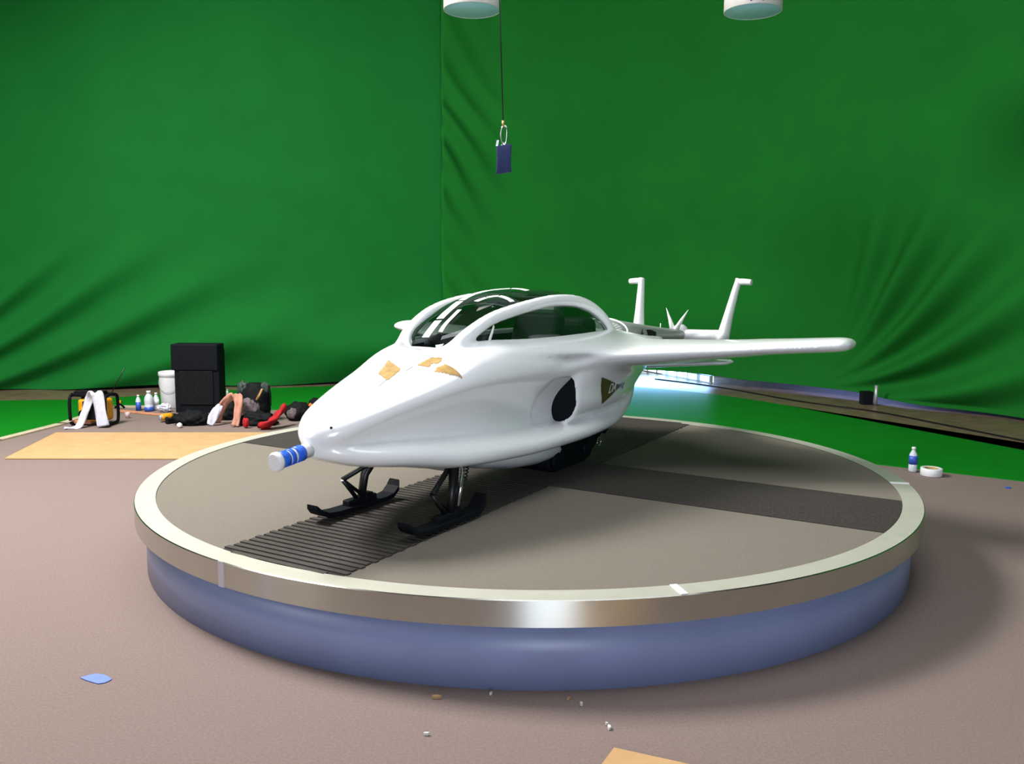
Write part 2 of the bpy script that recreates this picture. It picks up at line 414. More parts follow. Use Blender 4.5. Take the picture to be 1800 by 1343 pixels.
# joint plates wrapping over the rim
def joint(ang, wd, side=True, m_=M_bracket):
    bm = bmesh.new(); rot = Matrix.Rotation(ang, 3, 'Z'); d = rot @ Vector((1, 0, 0))
    add_box(bm, d * ((R + RI) / 2) + Vector((0, 0, HT + 0.0015)), (R - RI - .002, wd, 0.004), rot)
    if side: add_box(bm, d * (R + 0.001) + Vector((0, 0, HT - TK / 2)), (0.006, wd, TK + .004), rot)
    bm_obj('joint_plate', bm, m_, tt)
def ang_of(px, py, z):
    pass
M_seamm = mat('dark_joint_metal', (0.20, 0.20, 0.18), 0.5, metal=0.5)  # darker metal for the joint at the back of the rim
def side_plate(ang, wd, m_):
    bm = bmesh.new(); rot = Matrix.Rotation(ang, 3, 'Z'); d = rot @ Vector((1, 0, 0))
    add_box(bm, d * (R + 0.001) + Vector((0, 0, HT - TK / 2)), (0.006, wd, TK + .004), rot); bm_obj('joint_plate', bm, m_, tt)
side_plate(math.radians(-125.1), .034, M_bracket)
for a, w, s_, mm in ((-75.6, 0.030, False, M_whitem), (-9.5, 0.03, False, M_whitem), (73.8, 0.03, False, M_seamm)):
    joint(math.radians(a), w, s_, mm)

# ------------------------------------------------------------------ aircraft
HA = math.radians(238.0)
hx, hy = math.cos(HA), math.sin(HA)
ORG = Vector((-0.083 * -math.sin(math.radians(58)), -0.083 * math.cos(math.radians(58)), HT))
craft = empty('aircraft', ORG, HA)
tag(craft, 'white single-seat aircraft mock-up with bubble canopy, stub wings and skis on the turntable', 'aircraft')

def curve(xs, ys, x):
    """monotone-ish cubic through table (xs ascending after sort)"""
    xs = np.array(xs, float); ys = np.array(ys, float)
    o = np.argsort(xs); xs, ys = xs[o], ys[o]
    h = np.diff(xs); dlt = np.diff(ys) / h
    mm = np.zeros_like(xs); mm[0] = dlt[0]; mm[-1] = dlt[-1]
    for i in range(1, len(xs) - 1):
        if dlt[i - 1] * dlt[i] <= 0: mm[i] = 0
        else:
            w1 = 2 * h[i] + h[i - 1]; w2 = h[i] + 2 * h[i - 1]
            mm[i] = (w1 + w2) / (w1 / dlt[i - 1] + w2 / dlt[i])
    x = np.asarray(x, float); xc = np.clip(x, xs[0], xs[-1])
    k = np.clip(np.searchsorted(xs, xc) - 1, 0, len(xs) - 2)
    t = (xc - xs[k]) / h[k]
    return ((2 * t ** 3 - 3 * t ** 2 + 1) * ys[k] + (t ** 3 - 2 * t ** 2 + t) * h[k] * mm[k] + (-2 * t ** 3 + 3 * t ** 2) * ys[k + 1] + (t ** 3 - t ** 2) * h[k] * mm[k + 1])

def se(p, q, a, ht, hb, n, nb=None):
    """signed distance-like field of a superellipse; p across, q along the height axis"""
    A = np.abs(p) / a; h = np.where(q > 0, ht, hb); B = np.abs(q) / h
    nn = n if nb is None else np.where(q > 0, n, nb)
    A = np.maximum(A, 1e-6); B = np.maximum(B, 1e-6)
    Q = (A ** nn + B ** nn) ** (1 / nn)
    g = np.hypot(Q ** (1 - nn) * A ** (nn - 1) / a, Q ** (1 - nn) * B ** (nn - 1) / h)
    return np.clip((Q - 1) / np.maximum(g, 1e-3), -0.3, 3)

def smin(a, b, k):
    h = np.clip(0.5 + 0.5 * (b - a) / k, 0, 1)
    return b + (a - b) * h - k * h * (1 - h)
def smax(a, b, k): return -smin(-a, -b, k)

# tables
UT = dict(
    u=[2.028, 2.018, 1.995, 1.95, 1.88, 1.7, 1.4, 1.15, 0.9, 0.6, 0.3, 0.0, -0.3, -0.6, -0.9, -1.2, -1.5, -1.8],
    a=[.02, .055, .09, .135, .180, .245, .330, .385, .420, .445, .455, .450, .430, .385, .320, .240, .150, .06],
    zt=[.516, .548, .570, .592, .625, .690, .783, .876, .912, .908, .900, .893, .885, .862, .815, .785, .765, .75],
    zs=[.500, .503, .508, .520, .545, .590, .650, .695, .715, .725, .735, .745, .750, .750, .740, .73, .725, .72],
    zb=[.470, .440, .400, .350, .290, .200, .070, -.06, -.15, -.18, -.18, -.12, .10, .30, .47, .58, .66, .72])
LT = dict(
    u=[2.020, 1.995, 1.95, 1.85, 1.6, 1.3, 1.0, .6, .2, -.2, -.5, -.8, -1.05],
    a=[.03, .07, .125, .205, .305, .375, .418, .448, .455, .445, .40, .31, .15],
    zt=[.50, .495, .490, .480, .462, .440, .424, .405, .402, .420, .470, .55, .62],
    zs=[.462, .452, .442, .420, .388, .342, .328, .315, .315, .332, .385, .49, .60],
    zb=[.436, .418, .398, .364, .318, .262, .240, .225, .222, .232, .275, .40, .56])
NT = dict(
    u=[.36, .30, .15, 0, -.3, -.6, -.9, -1.2, -1.45],
    a=[.452, .466, .472, .470, .445, .392, .320, .225, .10],
    zt=[.765] * 9,
    zs=[.58, .58, .58, .58, .59, .61, .66, .71, .75],
    zb=[.34, .33, .33, .33, .33, .37, .47, .60, .70])
def sect(T, u, w, z, n, nb=None):
    a = curve(T['u'], T['a'], u); zt = curve(T['u'], T['zt'], u); zs = curve(T['u'], T['zs'], u); zb = curve(T['u'], T['zb'], u)
    d = se(w, z - zs, a, np.maximum(zt - zs, .01), np.maximum(zs - zb, .01), n, nb)
    hi, lo = max(T['u']), min(T['u'])
    return np.maximum(d, np.maximum(u - hi, lo - u))
def wingf(u, w, z):
    w = np.abs(w)
    ws = [0, .3, .5, .7, 1.0, 1.4, 1.66, 1.71, 1.738]
    LE = curve(ws, [.60, .42, .24, .04, -.23, -.47, -.60, -.63, -.68], w)
    TE = curve(ws, [-1.5, -1.42, -1.30, -1.20, -1.10, -1.00, -.97, -.955, -.92], w)
    zc = curve(ws, [.765, .768, .772, .778, .790, .815, .832, .835, .836], w)
    ht = curve(ws, [.070, .066, .060, .058, .052, .046, .044, .038, .026], w)
    uc = (LE + TE) / 2; hc = (LE - TE) / 2
    aft = np.clip((uc - u) / hc, 0, 1); inn = np.clip((1.2 - w) / .6, 0, 1)
    ht = ht * (1 - .55 * aft * inn); zc = zc - .05 * aft * inn
    hb = ht + curve([0, .45, .7, 1.0, 1.3], [.050, .050, .036, .016, 0], w)
    d = se(u - uc, z - zc, hc, ht, hb, 2.1)
    return smax(d, w - 1.745, .02)
def domeparams(u):
    T = [1.21, 1.17, 1.08, .9, .7, .5, .3, .1, -.1, -.3, -.45, -.60, -.66]
    zt = curve(T, [.902, .935, .985, 1.052, 1.112, 1.150, 1.168, 1.166, 1.132, 1.055, .975, .90, .87], u)
    ws = curve(T, [.06, .12, .195, .265, .310, .335, .345, .345, .335, .315, .285, .20, .10], u)
    zs = curve(T, [.86, .86, .86, .86, .855, .85, .845, .84, .84, .84, .84, .84, .84], u)
    return zt, ws, zs
NP = 3.2
def dome_pt(u, w):
    zt, ws, zs = domeparams(u)
    k = np.clip(np.abs(w) / ws, 0, 1)
    return zs + (zt - zs) * (1 - k ** NP) ** (1 / NP)
ARCH = [(1.16, .165), (1.06, .195), (.90, .222), (.75, .250), (.58, .272), (.35, .284), (.10, .286), (-.12, .280), (-.30, .268), (-.44, .250), (-.56, .225)]

GR = [(1.90, .205, .496, .022), (1.7, .280, .518, .064), (1.4, .372, .540, .112), (1.0, .448, .548, .150), (.6, .470, .540, .165), (.2, .475, .535, .168)]
def groove(u, w, z):
    gu = [g[0] for g in GR]
    gw = curve(gu, [g[1] for g in GR], u); gz = curve(gu, [g[2] for g in GR], u); gr = curve(gu, [g[3] for g in GR], u)
    gw = gw + .6 * np.clip((1.3 - u) / .7, 0, 1) * (z - gz)
    return np.maximum(np.hypot(w - gw, z - gz) - gr, np.maximum(u - 1.95, .1 - u))

def field(u, w, z):
    d = sect(UT, u, w, z, 2.9, 1.12)
    zl = curve(LT['u'], LT['zs'], u)
    d = np.maximum(d, (zl + .01) - z)
    d = smax(d, -groove(u, np.abs(w), z), 0.05)
    d = smin(d, sect(LT, u, w, z, 2.5), 0.014)
    d_body = d
    n = sect(NT, u, w, z, 3.2)
    n = smax(n, u - 0.345 - 0.10 * (z - .55), 0.02)
    hollow = smax(sect(NT, np.clip(u, -.25, .27), w, z, 3.2) + 0.026, .10 - u, 0.01)
    n = smax(n, -hollow, 0.012)
    d = smin(d, n, 0.012)
    d0 = d_body
    d = smin(d, wingf(u, w, z), 0.16)
    cav = np.maximum(sect(NT, np.clip(u, -.25, .27), w, z, 3.2) + 0.026, np.maximum(.12 - u, u - .55))
    cav = np.maximum(np.maximum(cav, -d0), z - .69)
    d = smax(d, -cav, 0.010)
    # cockpit tub
    zt, ws, zs = domeparams(u)
    tub = np.maximum(np.abs(w) - (ws - .030), .735 - z)
    tub = np.maximum(tub, np.maximum(u - 1.175, -.55 - u))
    d = smax(d, -tub, 0.012)
    # canopy frame arches
    A = np.array([(a[0], a[1], float(dome_pt(np.array(a[0]), np.array(a[1]))) - .004) for a in ARCH])
    A = np.array([tuple(v) for v in catmull(A, 3)])
    box = (u < 1.35) & (u > -.8) & (z > .75)
    U_, W_, Z_ = u[box], np.abs(w[box]), z[box]
    dm = np.full(U_.shape, 9.0)
    for i in range(len(A) - 1):
        a, b = A[i], A[i + 1]; ab = b - a
        t = np.clip(((U_ - a[0]) * ab[0] + (W_ - a[1]) * ab[1] + (Z_ - a[2]) * ab[2]) / (ab @ ab), 0, 1)
        um = a[0] + t * ab[0]
        r = np.interp(um, [-.6, -.3, .1, .5, .9, 1.2], [.036, .036, .036, .034, .034, .040])
        dd = np.sqrt((U_ - a[0] - t * ab[0]) ** 2 + (W_ - a[1] - t * ab[1]) ** 2 + (Z_ - a[2] - t * ab[2]) ** 2) - r
        dm = np.minimum(dm, dd)
    full = np.full(u.shape, 1.0); full[box] = dm
    d = smin(d, full, 0.035)
    return d

def surface_nets(fn, lo, hi, h):
    ax = [np.arange(lo[i], hi[i] + h, h) for i in range(3)]
    G = np.meshgrid(*ax, indexing='ij')
    Fv = fn(*G)
    nx, ny, nz = Fv.shape
    ins = Fv < 0
    c = np.zeros((nx - 1, ny - 1, nz - 1), int)
    for dx in (0, 1):
        for dy in (0, 1):
            for dz in (0, 1): c += ins[dx:nx - 1 + dx, dy:ny - 1 + dy, dz:nz - 1 + dz]
    act = (c > 0) & (c < 8)
    idx = -np.ones(act.shape, int); ids = np.argwhere(act); idx[act] = np.arange(len(ids))
    acc = np.zeros((len(ids), 3)); cnt = np.zeros(len(ids))
    I, J, K = ids.T
    corners = [(a, b, cc) for a in (0, 1) for b in (0, 1) for cc in (0, 1)]
    for a in corners:
        for k in range(3):
            if a[k] == 0:
                b = list(a); b[k] = 1
                fa = Fv[I + a[0], J + a[1], K + a[2]]; fb = Fv[I + b[0], J + b[1], K + b[2]]
                cr_ = (fa < 0) != (fb < 0)
                t = np.where(cr_, fa / np.where(cr_, fa - fb, 1), 0)
                p = np.array(a, float)[None, :].repeat(len(ids), 0); p[:, k] += t
                acc[cr_] += p[cr_]; cnt[cr_] += 1
    V = (ids + acc / cnt[:, None]) * h + np.array(lo)
    faces = []
    for k in range(3):
        sl0 = [slice(None)] * 3; sl1 = [slice(None)] * 3
        sl0[k] = slice(0, -1); sl1[k] = slice(1, None)
        cr_ = ins[tuple(sl0)] != ins[tuple(sl1)]
        E_ = np.argwhere(cr_)
        o1, o2 = [q for q in range(3) if q != k]
        ok = (E_[:, o1] > 0) & (E_[:, o2] > 0) & (E_[:, o1] < act.shape[o1]) & (E_[:, o2] < act.shape[o2])
        E_ = E_[ok]
        flip = ins[tuple(E_.T)]
        def cell(d1, d2):
            q = E_.copy(); q[:, o1] -= d1; q[:, o2] -= d2; return idx[tuple(q.T)]
        Q = np.stack([cell(1, 1), cell(0, 1), cell(0, 0), cell(1, 0)], 1)
        if k == 1: flip = ~flip
        Q[~flip] = Q[~flip][:, ::-1]
        faces.append(Q)
    return V, np.concatenate(faces)

H_ = 0.0125
V, Fq = surface_nets(field, (-1.85, -1.80, 0.2), (2.12, 1.80, 1.22), H_)
def big_mesh(name, V, Fq, m_, parent):
    me = bpy.data.meshes.new(name)
    me.vertices.add(len(V)); me.vertices.foreach_set('co', V.astype(np.float32).ravel())
    me.loops.add(Fq.size); me.loops.foreach_set('vertex_index', Fq.astype(np.int32).ravel())
    me.polygons.add(len(Fq)); me.polygons.foreach_set('loop_start', np.arange(0, Fq.size, 4, dtype=np.int32))
    me.polygons.foreach_set('loop_total', np.full(len(Fq), 4, np.int32))
    me.polygons.foreach_set('use_smooth', np.ones(len(Fq), bool))
    me.update(calc_edges=True); me.validate()
    me.materials.append(m_)
    o = bpy.data.objects.new(name, me); COL.objects.link(o); o.parent = parent
    return o
# smooth the net (numpy laplacian, taubin)
def smooth(V, Fq, it=6):
    e = np.concatenate([Fq[:, [0, 1]], Fq[:, [1, 2]], Fq[:, [2, 3]], Fq[:, [3, 0]]]); e = np.concatenate([e, e[:, ::-1]])
    deg = np.bincount(e[:, 0], minlength=len(V)).astype(float)
    for k in range(it):
        for lam in (0.55, -0.57):
            s_ = np.stack([np.bincount(e[:, 0], weights=V[e[:, 1], q], minlength=len(V)) for q in range(3)], 1)
            V = V + lam * (s_ / deg[:, None] - V)
    return V
V = smooth(V, Fq, 7)
hull = big_mesh('fuselage', V, Fq, M_white, craft)
BV = BVHTree.FromPolygons([Vector(v) for v in V], [tuple(int(q) for q in f) for f in Fq])

def drape(name, poly, direction, m_, parent, off=0.002, start=2.0, step=0.012):
    """thin sheet following the hull; poly in the plane across direction ('z': (u,w), 'y': (u,z))"""
    us = [p[0] for p in poly]; vs = [p[1] for p in poly]
    def inside(x, y):
        c = False; j = len(poly) - 1
        for i in range(len(poly)):
            if (poly[i][1] > y) != (poly[j][1] > y) and x < (poly[j][0] - poly[i][0]) * (y - poly[i][1]) / (poly[j][1] - poly[i][1]) + poly[i][0]: c = not c
            j = i
        return c
    nu = int((max(us) - min(us)) / step) + 1; nv = int((max(vs) - min(vs)) / step) + 1
    bm = bmesh.new(); vm = {}
    def vert(i, j):
        if (i, j) in vm: return vm[(i, j)]
        x = min(us) + i * step; y = min(vs) + j * step
        if direction == 'z': h = BV.ray_cast(Vector((x, y, start)), Vector((0, 0, -1)))
        else: h = BV.ray_cast(Vector((x, start, y)), Vector((0, -1, 0)))
        if h[0] is None: vm[(i, j)] = None; return None
        n = h[1]
        if (direction == 'z' and n.z < 0) or (direction == 'y' and n.y < 0): n = -n
        vm[(i, j)] = bm.verts.new(h[0] + n * off); return vm[(i, j)]
    for i in range(nu):
        for j in range(nv):
            if inside(min(us) + (i + .5) * step, min(vs) + (j + .5) * step):
                q = [vert(i, j), vert(i + 1, j), vert(i + 1, j + 1), vert(i, j + 1)]
                if all(q): bm.faces.new(q).smooth = True
    return bm_obj(name, bm, m_, parent)

# glass dome: windscreen between the arches, side windows below them
def dome_part(name, w_range, m_=M_glass):
    us = np.linspace(1.19, -.62, 60); nv = 25
    Vv, Ff = [], []
    for u in us:
        a = float(np.interp(-u, [-p[0] for p in ARCH], [p[1] for p in ARCH]))
        zt, ws, zs = [float(q) for q in domeparams(np.array(u))]
        a = min(a, ws * .98)
        ta = math.acos(min(1, (a / ws) ** (NP / 2)))
        if w_range == 'top': th = np.linspace(ta, PI - ta, nv)
        elif w_range == 'left': th = np.linspace(0, ta, nv)
        else: th = np.linspace(PI - ta, PI, nv)
        for t in th:
            c, s_ = math.cos(t), math.sin(t)
            Vv.append((u, math.copysign(abs(c) ** (2 / NP), c) * (ws - .012), zs + (zt - zs - .012) * abs(s_) ** (2 / NP)))
    for i in range(len(us) - 1):
        for j in range(nv - 1): Ff.append((i * nv + j, i * nv + j + 1, (i + 1) * nv + j + 1, (i + 1) * nv + j))
    return mesh_obj(name, Vv, Ff, m_, craft, smooth=True)
dome_part('windscreen', 'top'); dome_part('side_window', 'left'); dome_part('side_window', 'right')

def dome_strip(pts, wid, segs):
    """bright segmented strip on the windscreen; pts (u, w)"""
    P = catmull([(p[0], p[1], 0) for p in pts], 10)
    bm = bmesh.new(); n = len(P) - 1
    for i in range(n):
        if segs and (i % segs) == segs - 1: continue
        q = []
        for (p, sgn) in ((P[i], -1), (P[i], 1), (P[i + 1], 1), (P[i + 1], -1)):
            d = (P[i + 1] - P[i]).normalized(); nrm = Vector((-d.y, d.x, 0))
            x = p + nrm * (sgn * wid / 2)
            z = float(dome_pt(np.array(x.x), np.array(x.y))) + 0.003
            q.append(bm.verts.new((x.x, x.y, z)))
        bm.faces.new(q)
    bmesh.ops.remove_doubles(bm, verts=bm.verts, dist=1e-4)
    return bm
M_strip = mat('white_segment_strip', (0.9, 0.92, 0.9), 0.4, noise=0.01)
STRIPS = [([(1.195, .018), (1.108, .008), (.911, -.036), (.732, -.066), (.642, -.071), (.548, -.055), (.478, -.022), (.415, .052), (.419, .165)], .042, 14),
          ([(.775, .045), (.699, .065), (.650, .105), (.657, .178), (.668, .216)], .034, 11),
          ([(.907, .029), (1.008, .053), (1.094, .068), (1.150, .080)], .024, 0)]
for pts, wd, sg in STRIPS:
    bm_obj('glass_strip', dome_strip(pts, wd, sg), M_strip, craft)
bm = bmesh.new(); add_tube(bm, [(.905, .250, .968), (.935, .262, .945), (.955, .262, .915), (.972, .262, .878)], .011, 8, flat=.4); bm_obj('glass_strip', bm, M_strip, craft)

# cabin: dark tub lining, seat, dash
bm = bmesh.new()
us = np.linspace(1.165, -.53, 26); rows = []
for u in us:
    zt, ws, zs = [float(q) for q in domeparams(np.array(u))]
    w_ = max(ws - .034, .03)
    rows.append([bm.verts.new((u, y, z)) for y, z in ((-w_, .862), (-w_, .775), (-w_ * .8, .742), (w_ * .8, .742), (w_, .775), (w_, .862))])
for i in range(len(rows) - 1):
    for j in range(5): bm.faces.new((rows[i][j], rows[i][j + 1], rows[i + 1][j + 1], rows[i + 1][j]))
bm.faces.new(rows[0]); bm.faces.new(rows[-1])
bm_obj('cabin_lining', bm, M_dark, craft)
seat = empty('seat'); seat.parent = craft
bm = bmesh.new(); add_box(bm, (.30, 0, .78), (.42, .34, .07)); bm_obj('cushion', bm, M_dark, seat, bevel=.03)
bm = bmesh.new(); add_box(bm, (.02, 0, .88), (.10, .34, .26), Matrix.Rotation(-.35, 3, 'Y')); bm_obj('backrest', bm, M_dark, seat, bevel=.04)
M_head = mat('green_grey_upholstery', (0.05, 0.11, 0.06), 0.35, noise=0.3, nscale=6)
bm = bmesh.new(); add_box(bm, (-.06, 0, .985), (.09, .26, .14), Matrix.Rotation(-.3, 3, 'Y')); bm_obj('headrest', bm, M_head, seat, bevel=.04)
bm = bmesh.new(); add_box(bm, (.86, 0, .86), (.16, .40, .07), Matrix.Rotation(.3, 3, 'Y')); bm_obj('dashboard', bm, M_dark, craft, bevel=.02)
# dark rounded bulkhead behind the seat
bm = bmesh.new(); add_box(bm, (-.30, 0, .88), (.20, .44, .18)); bm_obj('rear_bulkhead', bm, M_dark, craft, bevel=.05)

# intake grilles (black, in the mouth of each nacelle)
for sg in (1, -1):
    bm = bmesh.new()
    yz = []
    for t in np.linspace(-PI / 2 + .15, PI / 2 - .15, 24):
        cz, sz = math.cos(t), math.sin(t); k = 2 / 3.2
        hz = .25 if sz > 0 else .25
        yz.append((.452 * abs(cz) ** k, .58 + math.copysign(abs(sz) ** k, sz) * hz * .96))
    yz = [(.16, yz[0][1])] + [q for q in yz if q[0] > .16] + [(.16, yz[-1][1])]
    lo = [bm.verts.new((.318, sg * y, z)) for y, z in yz]; hi = [bm.verts.new((.306, sg * y * .99, z)) for y, z in yz]
    bm.faces.new(lo); bm.faces.new(hi[::-1]); nn_ = len(yz)
    for i in range(nn_): bm.faces.new((lo[i], lo[(i + 1) % nn_], hi[(i + 1) % nn_], hi[i]))
    bm_obj('intake_grille', bm, M_black, craft)

# tail boom
bm = bmesh.new()
rows = []
TB = [(-.86, .205, .940, .74), (-1.1, .190, .920, .70), (-1.4, .155, .885, .69), (-1.75, .118, .848, .69), (-2.1, .088, .812, .69), (-2.42, .065, .785, .69), (-2.52, .040, .770, .70)]
for u, a, zt, zb in TB:
    zc = (zt + zb) / 2; h = (zt - zb) / 2
    rows.append([bm.verts.new((u, math.copysign(abs(math.cos(t)) ** .85, math.cos(t)) * a, zc + math.copysign(abs(math.sin(t)) ** .85, math.sin(t)) * h)) for t in np.linspace(0, 2 * PI, 28, endpoint=False)])
for i in range(len(rows) - 1):
    for j in range(28): bm.faces.new((rows[i][j], rows[i][(j + 1) % 28], rows[i + 1][(j + 1) % 28], rows[i + 1][j])).smooth = True
bm.faces.new(rows[0]); bm.faces.new(rows[-1])
boom = bm_obj('tail_boom', bm, M_boom, craft)
ss = boom.modifiers.new('s', 'SUBSURF'); ss.levels = 1; ss.render_levels = 1
# collar ring at the boom seam
bm = bmesh.new()
add_tube(bm, [( -.90 - .03 * math.sin(t), math.cos(t) * .204, .838 + math.sin(t) * .100) for t in np.linspace(-.3, PI + .3, 24)], .006, 8)
bm_obj('seam_ring', bm, M_white, boom)
# dark marks on the boom side
def boom_text(body, u, w, z, size, name, m_):
    cu = bpy.data.curves.new(name, 'FONT'); cu.body = body; cu.size = size; cu.extrude = .0015; cu.shear = .3
    cu.materials.append(m_)
    t = bpy.data.objects.new(name, cu); COL.objects.link(t)
    dg = bpy.context.evaluated_depsgraph_get()
    me = bpy.data.meshes.new_from_object(t.evaluated_get(dg))
    bpy.data.objects.remove(t); o = bpy.data.objects.new(name, me); COL.objects.link(o)
    return o
def text_on_side(name, body, size, u0, z0, w0, m_, parent, yaw=0.0, tilt=0.0, drape_it=False):
    """lettering that reads from the port side; text x runs along -u"""
    o = boom_text(body, 0, 0, 0, size, name, m_)
    R3 = Matrix(((-1, 0, 0), (0, 0, 1), (0, 1, 0)))     # x->-u, y->z, z->+w
    for v in o.data.vertices:
        p = R3 @ v.co
        p.y = v.co.z; q = Vector((u0 + p.x, 0, z0 + v.co.y + tilt * v.co.x))
        if drape_it:
            h = BV.ray_cast(Vector((q.x, 2, q.z)), Vector((0, -1, 0)))
            q.y = (h[0].y if h[0] else w0) + .002 + v.co.z
        else: q.y = w0 + yaw * v.co.x + v.co.z
        v.co = q
    o.parent = parent
    return o
text_on_side('marking', 'A-', .07, -1.17, .805, .188, M_black, boom, yaw=-.11)
bm = bmesh.new()
pts = [(-1.36, .150, .838), (-1.42, .144, .838), (-1.56, .130, .812), (-1.54, .138, .770), (-1.38, .154, .780)]
a1 = [bm.verts.new((u, w + .016, z)) for u, w, z in pts]; bm.faces.new(a1)
a2 = [bm.verts.new((u, w - .01, z)) for u, w, z in pts]; bm.faces.new(a2[::-1])
for i in range(5): bm.faces.new((a1[i], a1[(i + 1) % 5], a2[(i + 1) % 5], a2[i]))
bm_obj('marking', bm, M_black, boom)

# tail: cross bar and two fins with outward caps
tail = empty('tail'); tail.parent = craft
bm = bmesh.new(); add_tube(bm, [(-2.44, -.40, .745), (-2.44, 0, .742), (-2.44, .40, .745)], [.050, .046, .050], 20, flat=1.0)
bm_obj('crossbar', bm, M_white, tail)
for sg in (1, -1):
    bm = bmesh.new()
    add_tube(bm, [(-2.44, sg * .385, .705), (-2.445, sg * .392, .76), (-2.50, sg * .410, .92), (-2.58, sg * .436, 1.13), (-2.61, sg * .446, 1.20), (-2.615, sg * .448, 1.226)], [.088, .078, .060, .046, .042, .040], 18, ref=(1, 0, 0), flat=.62)
    f = bm_obj('fin', bm, M_white, tail)
    bm = bmesh.new(); add_tube(bm, [(-2.61, sg * .43, 1.202), (-2.61, sg * .50, 1.202), (-2.61, sg * .550, 1.198), (-2.61, sg * .562, 1.197)], [.036, .035, .033, .030], 14, ref=(1, 0, 0), flat=.8)
    bm_obj('fin_cap', bm, M_white, f)
bm = bmesh.new(); add_lathe(bm, [(.001, -2.58), (.035, -2.55), (.055, -2.48), (.055, -2.40), (.03, -2.36)], (0, 0, .775), 20, axis='X')
hub = bm_obj('propeller_hub', bm, M_white, tail)
for (dy, dz) in ((-.075, .185), (.125, .175)):
    bm = bmesh.new(); add_tube(bm, [(-2.30, dy * .15, .79), (-2.30, dy * .5, .79 + dz * .45), (-2.30, dy, .79 + dz)], [.034, .020, .002], 12, ref=(1, 0, 0), flat=.7)
    bm_obj('spike', bm, M_white, tail)
bm = bmesh.new(); add_tube(bm, [(-1.95, .02, .80), (-1.95, .02, .86)], .004, 8); bm_obj('antenna', bm, M_white, craft)

# small lower stabiliser under each wing
for sg in (1, -1):
    bm = bmesh.new()
    sec = []
    for w, uc, z, hc, ht in ((.10, -1.18, .585, .16, .030), (.40, -1.20, .610, .14, .024), (.70, -1.20, .634, .11, .020), (.84, -1.20, .645, .09, .018), (.865, -1.20, .647, .05, .006)):
        sec.append([bm.verts.new((uc + math.cos(t) * hc, sg * w, z + math.sin(t) * ht)) for t in np.linspace(0, 2 * PI, 20, endpoint=False)])
    for i in range(len(sec) - 1):
        for j in range(20): bm.faces.new((sec[i][j], sec[i][(j + 1) % 20], sec[i + 1][(j + 1) % 20], sec[i + 1][j])).smooth = True
    bm.faces.new(sec[0]); bm.faces.new(sec[-1])
    bm_obj('lower_fin', bm, M_white, craft)

# belly pod
def loft(name, rows_def, m_, parent, n=24, ex=1.0):
    bm = bmesh.new(); rows = []
    for u, a, zt, zb in rows_def:
        zc = (zt + zb) / 2; h = (zt - zb) / 2
        rows.append([bm.verts.new((u, math.copysign(abs(math.cos(t)) ** ex, math.cos(t)) * a, zc + math.copysign(abs(math.sin(t)) ** ex, math.sin(t)) * h)) for t in np.linspace(0, 2 * PI, n, endpoint=False)])
    for i in range(len(rows) - 1):
        for j in range(n): bm.faces.new((rows[i][j], rows[i][(j + 1) % n], rows[i + 1][(j + 1) % n], rows[i + 1][j])).smooth = True
    bm.faces.new(rows[0]); bm.faces.new(rows[-1])
    return bm_obj(name, bm, m_, parent)
loft('belly_fairing', [(1.25, .06, .34, .31), (1.05, .14, .34, .24), (.8, .19, .34, .155), (.5, .215, .34, .095), (.25, .21, .30, .070), (.05, .18, .24, .068), (-.14, .13, .17, .078), (-.25, .05, .13, .095)], M_white, craft, 28, .9)

# rear drive track (black) under the tail of the hull
track = empty('drive_track'); track.parent = craft
bm = bmesh.new()
def oval(r, z0, u0, u1, n=14):
    return [(u1 + r * math.cos(t), z0 + r * math.sin(t)) for t in np.linspace(-PI / 2, PI / 2, n)] + [(u0 + r * math.cos(t), z0 + r * math.sin(t)) for t in np.linspace(PI / 2, 3 * PI / 2, n)]
ov = [(.06, .005), (.13, .04), (.14, .09), (.06, .16), (-.30, .25), (-.66, .285), (-.74, .27), (-.74, .235), (-.60, .15), (-.45, .05), (-.36, .005)]
lo = [bm.verts.new((u, -.16, z)) for u, z in ov]; hi = [bm.verts.new((u, .16, z)) for u, z in ov]
bm.faces.new(lo); bm.faces.new(hi[::-1])
for i in range(len(ov)): bm.faces.new((lo[i], lo[(i + 1) % len(ov)], hi[(i + 1) % len(ov)], hi[i]))
bm_obj('track_belt', bm, M_black, track, bevel=.012)
for u, z in ((.05, .075), (-.36, .09), (-.62, .215)):
    bm = bmesh.new(); add_lathe(bm, [(.02, .158), (.055, .162), (.06, .175), (.045, .185), (.02, .187)], (u, 0, z), 20, axis='Y'); bm_obj('track_wheel', bm, M_black, track)
bm = bmesh.new(); add_tube(bm, [(-.50 + .03 * math.cos(t), .19, .12 + .03 * math.sin(t)) for t in np.linspace(0, 2 * PI, 20)], .004, 6); bm_obj('hook_ring', bm, M_chrome, track)
# dark undertray between hull and track
bm = bmesh.new(); add_box(bm, (-.20, 0, .29), (.75, .44, .08), Matrix.Rotation(.02, 3, 'Y')); bm_obj('undertray', bm, M_black, craft, bevel=.03)

